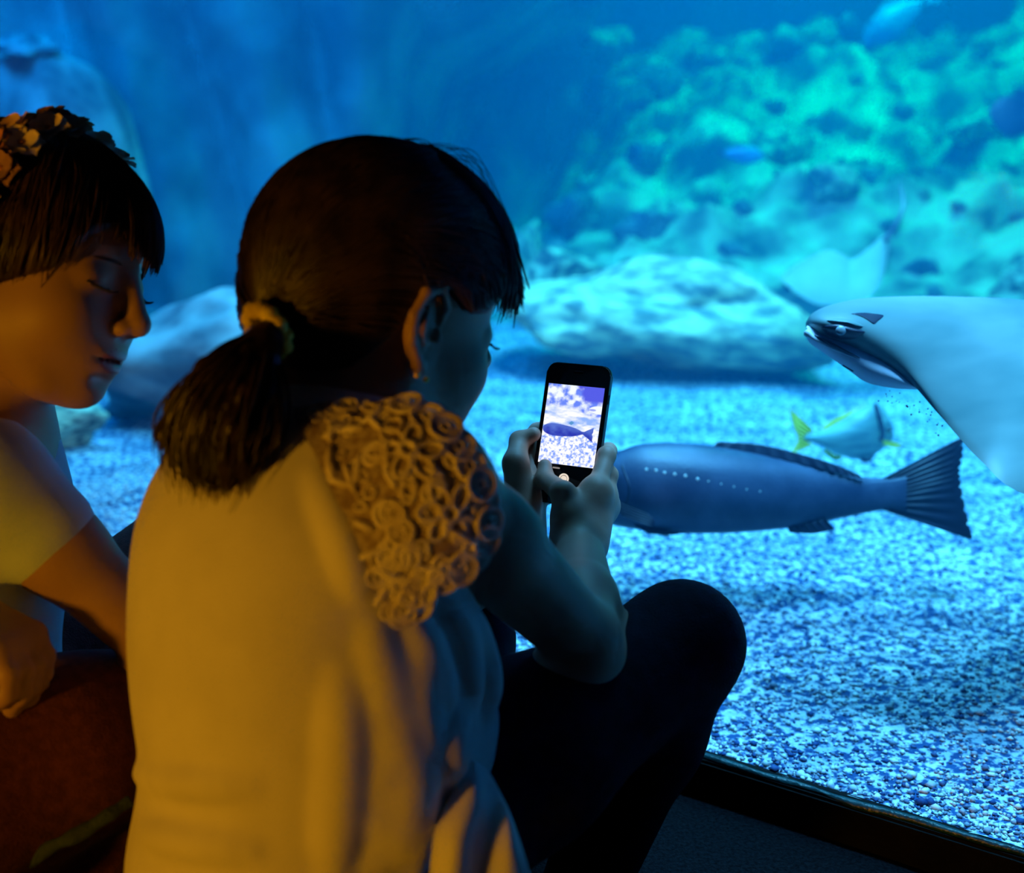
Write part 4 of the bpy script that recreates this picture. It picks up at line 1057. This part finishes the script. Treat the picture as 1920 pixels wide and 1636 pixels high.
# ear studs
m_gold = material('gold', (0.85, 0.58, 0.06), rough=0.3, coat=0.5)
for q in (H(-0.012, -0.084, -0.039), H(-0.001, -0.081, -0.042)):
    obj('ear_stud', ball_mesh('ear_stud', q, 0.0024, 8), m_gold, girl)
# eyelashes of the side we half see
for s in (1, -1):
    pr = []
    for a in np.linspace(-0.9, 0.9, 13):
        b0 = np.array([0.0715+0.0150*math.cos(a)*0.93, s*(0.032+0.0152*math.sin(a)), -0.0165]); b2 = b0+np.array([0.0075, s*0.003*a, -0.002])
        pr.append(tube_arrays(np.array([H(*(b0*(1-t)+b2*t+np.array([0, 0, -0.002*math.sin(t*3.1)]))) for t in np.linspace(0, 1, 5)]), np.linspace(0.0005, 0.00015, 5), 4, None, False))
    obj('eyelashes', mesh_np('eyelashes', *merge(pr)), m_lash, girl)

# ================= girl with the flower headband
KC = P(66, 468, 1.05); KS = 1.0
KR = frame(V3(0.945, -0.265, -0.16), CU, -0.03)
K = lambda x, y, z: KC+KS*(np.array([x, y, z]) @ KR)
head2 = head_sdf(True, True).moved(KC, KR, KS)
Q = {k: P(*v) for k, v in dict(
    neck=(-38, 800, 1.09), chest=(-60, 960, 1.10), waist=(-90, 1220, 1.09), pelvis=(-110, 1470, 1.06),
    rs=(-22, 905, 1.02), ls=(10, 850, 1.20), re=(300, 1205, 1.06), rw=(470, 1150, 1.17), rf=(540, 1120, 1.22), le=(-160, 1110, 1.08), lw=(-80, 1155, 1.00),
    rh=(-160, 1510, 1.00), rk=(360, 1325, 1.12), ra=(70, 1730, 1.10), rt=(180, 1760, 1.06),
    lh=(-80, 1420, 1.20), lk=(400, 985, 1.40), la=(380, 1420, 1.44), lt=(470, 1440, 1.50)).items()}
b2 = Sdf(); b2.add(head2)
b2.cone(K(-0.020, 0, -0.055), Q['neck'], 0.040, 0.042, 0.025); b2.cone(K(-0.045, 0, -0.02), Q['neck'], 0.03, 0.042, 0.03)
F2 = np.array([0.97, 0.22, 0.0]); F2 /= np.linalg.norm(F2); BR2 = np.array([F2, [-F2[1], F2[0], 0], [0, 0, 1.0]])
t2 = Sdf(); t2.cone(Q['neck'], Q['chest'], 0.042, 0.06, 0.05)
t2.ell(Q['chest'], BR2, (0.074, 0.105, 0.095), 0.05); t2.ell(Q['waist'], BR2, (0.078, 0.105, 0.11), 0.06); t2.ell(Q['pelvis'], BR2, (0.09, 0.12, 0.085), 0.06)
t2.cone(Q['chest'], Q['rs'], 0.050, 0.038, 0.04); t2.cone(Q['chest'], Q['ls'], 0.050, 0.038, 0.04)
b2.add(t2)
a2 = Sdf()
a2.chain([Q['rs'], mid(Q['rs'], Q['re'], .4), Q['re']], [0.036, 0.034, 0.028], 0.02); a2.chain([Q['re'], mid(Q['re'], Q['rw'], .35), Q['rw']], [0.028, 0.028, 0.020], 0.012)
a2.chain([Q['ls'], Q['le'], Q['lw']], [0.036, 0.028, 0.021], 0.015)
b2.add(a2)
def simple_hand(s, w, d, n_, r=1.0):
    """relaxed hand from wrist w along d, palm normal n_: palm, four bent fingers, thumb at the side"""
    d = d/np.linalg.norm(d); n_ = n_-d*(n_ @ d); n_ /= np.linalg.norm(n_); x = np.cross(d, n_)
    for k, (o_, L) in enumerate(zip((-0.021, -0.007, 0.007, 0.020), (0.050, 0.056, 0.052, 0.042))):
        m = w+d*0.058*r+x*o_*r; s.cone(w, m, 0.0185*r, 0.011*r, 0.014)
        p1 = m+(d*0.75+n_*0.65)*L*0.45*r; p2 = p1+(d*0.1+n_*1.0)*L*0.33*r; p3 = p2+(d*-0.5+n_*0.8)*L*0.25*r
        s.chain([m, p1, p2, p3], [0.0092*r, 0.0080*r, 0.0072*r, 0.0062*r], 0.004)
    c = w+d*0.018*r-x*0.014*r; s.chain([w, c, c+(d*0.7-x*0.8+n_*0.3)*0.026*r, c+(d*1.4-x*0.9+n_*0.8)*0.034*r], [0.018*r, 0.014*r, 0.010*r, 0.0075*r], 0.008)
simple_hand(b2, Q['rw'], Q['rf']-Q['rw'], np.array([0, 0.3, -1.0]))
simple_hand(b2, Q['lw'], P(0, 1190, 0.985)-Q['lw'], V3(0.0, -1, 0.1))
l2 = Sdf()
l2.chain([Q['rh'], P(130, 1405, 1.055), Q['rk'], mid(Q['rk'], Q['ra'], .35), Q['ra']], [0.082, 0.066, 0.050, 0.044, 0.030], 0.025)
l2.chain([Q['lh'], mid(Q['lh'], Q['lk'], .5), Q['lk'], mid(Q['lk'], Q['la'], .3), Q['la']], [0.082, 0.062, 0.046, 0.044, 0.030], 0.025)
b2.add(l2); b2.cone(Q['ra'], Q['rt'], 0.028, 0.022, 0.02); b2.cone(Q['la'], Q['lt'], 0.028, 0.022, 0.02)
girl2 = empty('person', (Q['pelvis'][0], Q['pelvis'][1], 0.0), 'girl in a pale tee with a flower headband, leaning in at the left edge', 'person')
me2 = sdf_mesh('body', b2, 0.0025); paint_lips(me2, K, lambda w: ((w-KC)/KS) @ KR.T)
obj('body', me2, m_skin, girl2)
m_tr = material('maroon_trousers', (0.075, 0.018, 0.022), (0.12, 0.030, 0.034), scale=120, rough=0.9, bump=0.3, bscale=500, spec=0.1, sheen=0.1)
tr2 = l2.grow(0.008); tr2.ell(Q['pelvis'], BR2, (0.10, 0.13, 0.095), 0.05)
trousers = obj('trousers', sdf_mesh('trousers', lambda p: tr2(p)+0.0015*noise3(p*24, 6), 0.005, *tr2.bounds(0.012)), m_tr, girl2, label='maroon trousers')
m_hem = material('tank_lit_hem', (0.008, 0.018, 0.035), (0.02, 0.04, 0.065), scale=60, rough=0.85, bump=0.6, bscale=200)  # blue of the tank light painted into the hem colour
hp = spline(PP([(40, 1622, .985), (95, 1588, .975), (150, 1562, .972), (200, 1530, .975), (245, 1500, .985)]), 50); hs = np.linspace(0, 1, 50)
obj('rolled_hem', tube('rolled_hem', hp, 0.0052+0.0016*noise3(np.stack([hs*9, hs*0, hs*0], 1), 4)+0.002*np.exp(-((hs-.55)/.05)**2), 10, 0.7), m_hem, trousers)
m_tee = material('tank_tinted_tee', (0.46, 0.58, 0.74), (0.52, 0.64, 0.80), scale=25, rough=0.85, bump=0.25, bscale=700, spec=0.15)  # white cloth, with the tank's blue light mixed into its colour
te = t2.grow(0.008); te.ops = te.ops[1:]
te.cone(mid(Q['neck'], Q['chest'], .35), Q['chest'], 0.052, 0.070, 0.03)
te.chain([Q['rs'], mid(Q['rs'], Q['re'], .30)], [0.047, 0.043], 0.015); te.chain([Q['ls'], mid(Q['ls'], Q['le'], .30)], [0.047, 0.043], 0.015)
te.cone(P(20, 830, 1.10), P(30, 930, 1.10), 0.030, 0.030, 0.03)
for a, b_, r in [((40, 800, 1.06), (70, 900, 1.07), .006), ((20, 800, 1.04), (55, 905, 1.05), .005), ((70, 770, 1.10), (85, 880, 1.12), .007)]: te.cone(P(*a), P(*b_), r*.6, r, 0.012)
te.ball(mid(K(-0.02, 0, -0.06), Q['neck'], 0.55), 0.048, 0.006, True)
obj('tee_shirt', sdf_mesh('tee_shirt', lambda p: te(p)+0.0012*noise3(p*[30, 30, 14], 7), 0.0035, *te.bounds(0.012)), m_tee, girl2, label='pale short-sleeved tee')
# hair
def zl2(l): return np.interp(l[:, 0], [-0.12, -0.03, -0.006, 0.004, 0.030, 0.052, 0.064, 0.076, 0.095], [-0.075, -0.070, -0.064, -0.042, -0.026, -0.014, 0.010, 0.034, 0.040])
cap2, capf2 = make_cap(KC, KR, KS, zl2, 0.008, [((-0.03, 0, -0.015), I3, (0.060, 0.072, 0.056), 0.03)], True)
hair2 = obj('hair', sdf_mesh('hair', capf2, 0.0028, *cap2.bounds(0.015)), m_hair2, girl2, label='short brown hair with a fringe')
ro, en, of_, rad, bow = [], [], [], [], []
for k in range(1500):
    a = hr.uniform(-math.pi, math.pi); ro.append(K(-0.008+hr.normal()*0.012+0.03*math.cos(a), 0.022*math.sin(a)+hr.normal()*0.004, 0.098))
    ex = 0.10*math.cos(a); ey = 0.080*math.sin(a); ez = float(zl2(np.array([[ex*0.95, 0, 0]]))[0])-0.004+hr.normal()*0.006
    if hr.random() < 0.35: ez += hr.uniform(0, 0.05)
    en.append(K(ex, ey, ez)); of_.append(hr.uniform(0.0004, 0.005)); rad.append(hr.uniform(0.0007, 0.0017))
for k in range(240):                            # heavier lock swept over the brow
    y0 = hr.uniform(-0.030, 0.045); ro.append(K(0.01+hr.normal()*0.01, y0*0.4, 0.095)); en.append(K(0.095, y0, 0.012+0.25*abs(y0-0.005)+hr.normal()*0.004)); of_.append(hr.uniform(0.003, 0.008)); rad.append(hr.uniform(0.0007, 0.0015))
ro, en, t = np.array(ro), np.array(en), np.linspace(0, 1, 14)[None, :, None]
q = ro[:, None]*(1-t)+en[:, None]*t; q = q+(q-KC)*0.6*np.sin(t*math.pi)
q = snap(cap2, q.reshape(-1, 3), np.repeat(of_, 14)*1.0, 5).reshape(-1, 14, 3)
obj('hair_strands', mesh_np('hair_strands', *strands(list(q), rad)), m_hair2, hair2)
# eyes: lowered lids, lashes, brow
for s in (1, -1):
    pr = []
    for a in np.linspace(-1.0, 1.0, 17):
        b0 = np.array([0.0715+0.0145*math.cos(a)*0.93, s*(0.032+0.0160*math.sin(a)), -0.0160+0.002*abs(a)]); b2_ = b0+np.array([0.0085, s*0.004*a, -0.0005])
        pr.append(tube_arrays(np.array([K(*(b0*(1-x)+b2_*x+np.array([0, 0, -0.0022*math.sin(x*3.1)]))) for x in np.linspace(0, 1, 5)]), np.linspace(0.0006, 0.00015, 5), 4, None, False))
    ln = np.array([K(0.0715+0.0148*math.cos(a)*0.94, s*(0.032+0.0160*math.sin(a)), -0.0162+0.002*abs(a)) for a in np.linspace(-1.2, 1.2, 17)])
    pr.append(tube_arrays(ln, 0.0008, 5, None, False))
    obj('eyelashes', mesh_np('eyelashes', *merge(pr)), m_lash, girl2)
    br = np.array([K(0.0885-0.012*x*x, s*(0.017+0.028*x), 0.006+0.005*x-0.004*x*x) for x in np.linspace(0, 1, 12)])
    obj('eyebrow', tube('eyebrow', snap(head2, br, 0.0004, 4), 0.0014*np.sqrt(np.clip(1-np.linspace(-0.8, 1, 12)**2, 0.02, 1)), 6, 0.5), m_hair2, girl2)
# flower headband
PETAL = {}
for nm, c1, c2 in (('cream', (0.78, 0.62, 0.48), (0.86, 0.76, 0.64)), ('peach', (0.74, 0.44, 0.30), (0.82, 0.58, 0.44)), ('orange', (0.52, 0.18, 0.05), (0.64, 0.28, 0.10)), ('mauve', (0.26, 0.13, 0.13), (0.38, 0.20, 0.19))):
    PETAL[nm] = material(nm+'_petal', c1, c2, scale=90, rough=0.8, sheen=0.1)
def petal_mesh(name, mat, L, W, cup):
    a, b_ = np.meshgrid(np.linspace(0, 1, 7), np.linspace(-1, 1, 6), indexing='ij'); a, b_ = a.ravel(), b_.ravel()
    w = W*np.sin(np.clip(a*0.93+0.07, 0, 1)*math.pi)**0.6*(0.5+0.5*a); z = cup*L*(a**1.5)+0.20*w*b_**2-0.12*L*a**4
    v = np.stack([L*a*(1-0.10*np.abs(b_)*a), w*b_, z], 1); n_ = len(v)
    me = mesh_np(name, np.vstack([v, v+[0, 0, 0.0006]]), np.vstack([grid_faces(7, 6, True), grid_faces(7, 6)+n_])); me.materials.append(mat); return me
PM = {(k, j): petal_mesh('petal', m, L, W, cup) for k, m in PETAL.items() for j, (L, W, cup) in enumerate(((0.0150, 0.0092, 0.18), (0.0120, 0.0075, 0.55)))}
bandp = spline([K(*p) for p in [(-0.045, -0.080, -0.02), (-0.020, -0.079, 0.012), (-0.006, -0.068, 0.046), (-0.004, -0.042, 0.074), (0.004, -0.008, 0.090), (0.016, 0.025, 0.088), (0.022, 0.055, 0.066), (0.0, 0.075, 0.03)]], 60)
bandp = snap(cap2, bandp, 0.004, 5)
band = obj('headband', tube('headband', bandp, 0.0035, 8), material('brown_band', (0.05, 0.03, 0.02), rough=0.7), girl2, label='headband of cream, peach and orange cloth flowers')
fr_ = np.random.default_rng(9); cols = ['mauve', 'cream', 'orange', 'peach', 'cream', 'mauve', 'orange', 'cream', 'peach', 'cream', 'mauve', 'peach', 'orange', 'cream', 'mauve', 'cream', 'peach', 'mauve']
for i, cn in enumerate(cols):
    x = 4+i*2.7; k = int(x); c = bandp[min(k, 59)]+0; n_ = grad(cap2, c[None])[0]; n_ /= np.linalg.norm(n_)
    tan = bandp[min(k+1, 59)]-bandp[k-1]; tan /= np.linalg.norm(tan); side = np.cross(n_, tan)
    c = c+side*(0.008*(-1)**i)+n_*0.004
    fl_ = obj('flower', ball_mesh('flower_centre', c, 0.0032, 6), PETAL['orange' if cn != 'orange' else 'mauve'], girl2)
    nd = n_-KR[1]*0.55-KR[0]*0.25+side*0.3*(-1)**i+fr_.normal(size=3)*0.15; nd /= np.linalg.norm(nd); e1 = np.cross(nd, tan); e1 /= np.linalg.norm(e1); e2 = np.cross(nd, e1)
    sc = fr_.uniform(1.05, 1.45)
    for j in range(9):
        ly = 0 if j < 5 else 1; ang = (j/5 if ly == 0 else (j-5)/4+0.12)*2*math.pi+fr_.normal()*0.12
        xa = e1*math.cos(ang)+e2*math.sin(ang); ya = np.cross(nd, xa)
        pt = obj('petal', PM[(cn, ly)], None, fl_)
        M = Matrix(((xa[0]*sc, ya[0]*sc, nd[0]*sc, c[0]), (xa[1]*sc, ya[1]*sc, nd[1]*sc, c[1]), (xa[2]*sc, ya[2]*sc, nd[2]*sc, c[2]), (0, 0, 0, 1)))
        pt.matrix_basis = M
# ---------------------------------------------------------------- the phone
def slab(name, x0, x1, y0, y1, z0, z1, rad, bev=0.0, seg=8, org=None):
    import bmesh
    bm = bmesh.new(); pts = []
    for cx, cy, a0 in ((x1-rad, y1-rad, 0), (x0+rad, y1-rad, 90), (x0+rad, y0+rad, 180), (x1-rad, y0+rad, 270)):
        for k in range(seg+1):
            a = math.radians(a0+90*k/seg); pts.append((cx+rad*math.cos(a), cy+rad*math.sin(a)))
    lo = [bm.verts.new(ph(x, y, z0)) for x, y in pts]; hi = [bm.verts.new(ph(x, y, z1)) for x, y in pts]
    n_ = len(pts)
    bm.faces.new(hi); bm.faces.new(lo[::-1])
    for i in range(n_): bm.faces.new((lo[i], lo[(i+1) % n_], hi[(i+1) % n_], hi[i]))
    if bev:
        ed = [e for e in bm.edges if (e.verts[0] in hi and e.verts[1] in hi) or (e.verts[0] in lo and e.verts[1] in lo)]
        bmesh.ops.bevel(bm, geom=ed, offset=bev, segments=3, affect='EDGES')
    me = bpy.data.meshes.new(name); bm.to_mesh(me); bm.free()
    return me
m_case = material('black_metal', (0.010, 0.010, 0.013), rough=0.35, metal=0.4, spec=0.5)
m_face = material('black_glass', (0.003, 0.003, 0.004), rough=0.08, spec=0.3)
phone = empty('smartphone', ph(0, -0.009), 'black smartphone held upright in both hands, its screen showing the fish', 'phone')
X0, X1, Y0, Y1 = -0.0335, 0.0335, -0.0775, 0.0605
obj('case', slab('case', X0, X1, Y0, Y1, -0.0072, -0.0006, 0.0095, 0.0018), m_case, phone)
obj('front_glass', slab('front_glass', X0+0.0008, X1-0.0008, Y0+0.0008, Y1-0.0008, -0.0007, 0.0, 0.0090, 0.0002), m_face, phone)
# picture on the lit screen: what the camera sees (fish over sand, rubble above, ray at the right)
def lit(name, tint=None, strength=1.0, color=None):
    m = bpy.data.materials.new(name); m.use_nodes = True; nt = m.node_tree; nt.nodes.clear()
    o = nt.nodes.new('ShaderNodeOutputMaterial'); e = nt.nodes.new('ShaderNodeEmission'); e.inputs[1].default_value = strength
    if tint:
        a = nt.nodes.new('ShaderNodeAttribute'); a.attribute_name = tint; nt.links.new(a.outputs['Color'], e.inputs[0])
    else: e.inputs[0].default_value = (*color, 1)
    nt.links.new(e.outputs[0], o.inputs[0]); return m
nw, nh = 150, 200
u, v = np.meshgrid(np.linspace(0, 1, nw), np.linspace(0, 1, nh), indexing='ij'); u, v = u.ravel(), v.ravel()   # v: 0 bottom, 1 top
q = lambda fx, fy, sd, oc=4: fbm(np.stack([u*fx, v*fy, u*0], 1), oc, sd)
def mixc(a, b, t): t = np.clip(t, 0, 1)[:, None]; return np.array(a)*(1-t)+np.array(b)*t
WHT, LBL, BLU, DBL = (1.0, 1.0, 1.0), (0.42, 0.62, 1.0), (0.10, 0.16, 0.85), (0.02, 0.03, 0.42)
pic = mixc((0.20, 0.34, 0.95), WHT, 0.66+1.1*q(30, 40, 3)+0.4*(0.30-v))
sandt = mixc((0.28, 0.46, 1.0), WHT, 0.70+0.8*q(6, 22, 9)); tt2 = np.clip((v-0.36)/0.06, 0, 1)[:, None]; pic = pic*(1-tt2)+sandt*tt2
reef = mixc((0.14, 0.24, 0.92), (0.9, 0.97, 1.0), 0.48+1.1*q(9, 13, 14, 5)); edge_ = np.clip((v-0.66-0.05*np.sin(u*5)+0.03*q(7, 7, 2))/0.04, 0, 1)[:, None]; pic = pic*(1-edge_)+reef*edge_
deep = np.clip((u*0.9+v*0.55-1.03+0.05*q(6, 6, 5))/0.06, 0, 1)*np.clip((v-0.78)/0.05, 0, 1); pic = pic*(1-deep[:, None])+np.array((0.09, 0.11, 0.78))*deep[:, None]
rayw = np.clip((0.13-np.hypot((u-0.98)/1.6, (v-0.72)/0.42))/0.015, 0, 1); pic = pic*(1-rayw[:, None])+np.array((0.9, 0.95, 1.0))*rayw[:, None]
rdk = np.clip((0.045-np.hypot((u-0.84)/1.5, (v-0.715)/0.35))/0.01, 0, 1); pic = pic*(1-rdk[:, None]*0.7)+np.array(BLU)*rdk[:, None]*0.7
# fish silhouette
cx = (u-0.36)/0.36; mid_ = 0.425-0.02*(u-0.3); hgt = 0.074*np.sqrt(np.clip(1-np.abs(cx)**2.6, 0, 1))*(1-0.30*cx)
fishm = np.clip((hgt-np.abs(v-mid_))/0.006+0.3, 0, 1)*(np.abs(cx) < 1)
ped = (u > 0.60) & (u < 0.78) & (np.abs(v-0.415) < 0.020-0.02*(u-0.6)); tailm = (u > 0.72) & (u < 0.90) & (np.abs(v-0.415+0.03*(u-0.72)) < 0.012+0.42*(u-0.72)-0.0*u) & (u < 0.885+0.05*np.abs(v-0.415)/0.07)
fishm = np.maximum(fishm, np.maximum(ped, tailm).astype(float))
fcol = mixc(DBL, (0.09, 0.16, 0.62), 0.5+(v-mid_)*7+0.3*q(10, 20, 6)); pic = pic*(1-fishm[:, None])+fcol*fishm[:, None]
sf = np.clip((0.030-np.abs(u-0.50)*0.55-np.abs(v-0.525-0.10*(u-0.47)))/0.006, 0, 1); pic = pic*(1-sf[:, None])+np.array((0.10, 0.30, 0.62))*sf[:, None]
scr = mesh_np('screen_picture', np.array([ph(-0.02925+0.0585*a, -0.039+0.078*b, 0.00015) for a, b in zip(u, v)]), grid_faces(nw, nh, False), smooth=False)
color_attr(scr, np.clip(pic, 0, 1))
screen = obj('screen', scr, lit('screen_light', 'tint', 1.05), phone, label='bright screen picture of a blue fish over sand')
m_ui = lit('ui_white', strength=0.85, color=(1, 0.86, 0.72)); m_uig = lit('ui_grey', strength=0.28, color=(0.9, 0.8, 0.75))
obj('mode_text', slab('mode_text', -0.0255, -0.0165, -0.0435, -0.0420, 0.0001, 0.0003, 0.0005), m_ui, screen)
obj('mode_text', slab('mode_text', -0.0130, -0.0055, -0.0435, -0.0420, 0.0001, 0.0003, 0.0005), m_uig, screen)
obj('thumbnail', slab('thumbnail', -0.0270, -0.0195, -0.0560, -0.0480, 0.0001, 0.0003, 0.0004), m_uig, screen)
th = np.linspace(0, 2*math.pi, 41)
obj('shutter_button', tube('shutter_button', np.array([ph(0.0045*math.cos(a), -0.0525+0.0045*math.sin(a), 0.0002) for a in th]), 0.0009, 6), m_ui, screen)
obj('shutter_disc', slab('shutter_disc', -0.0032, 0.0032, -0.0557, -0.0493, 0.0001, 0.0003, 0.0032), m_ui, screen)
obj('volume_button', slab('volume_button', X0-0.0006, X0+0.001, 0.020, 0.029, -0.005, -0.0025, 0.0004), m_case, phone)
obj('power_button', slab('power_button', X1-0.001, X1+0.0006, 0.024, 0.033, -0.005, -0.0025, 0.0004), m_case, phone)
obj('earpiece', slab('earpiece', -0.005, 0.005, 0.0525, 0.0535, 0.0, 0.0002, 0.0005), m_case, phone)
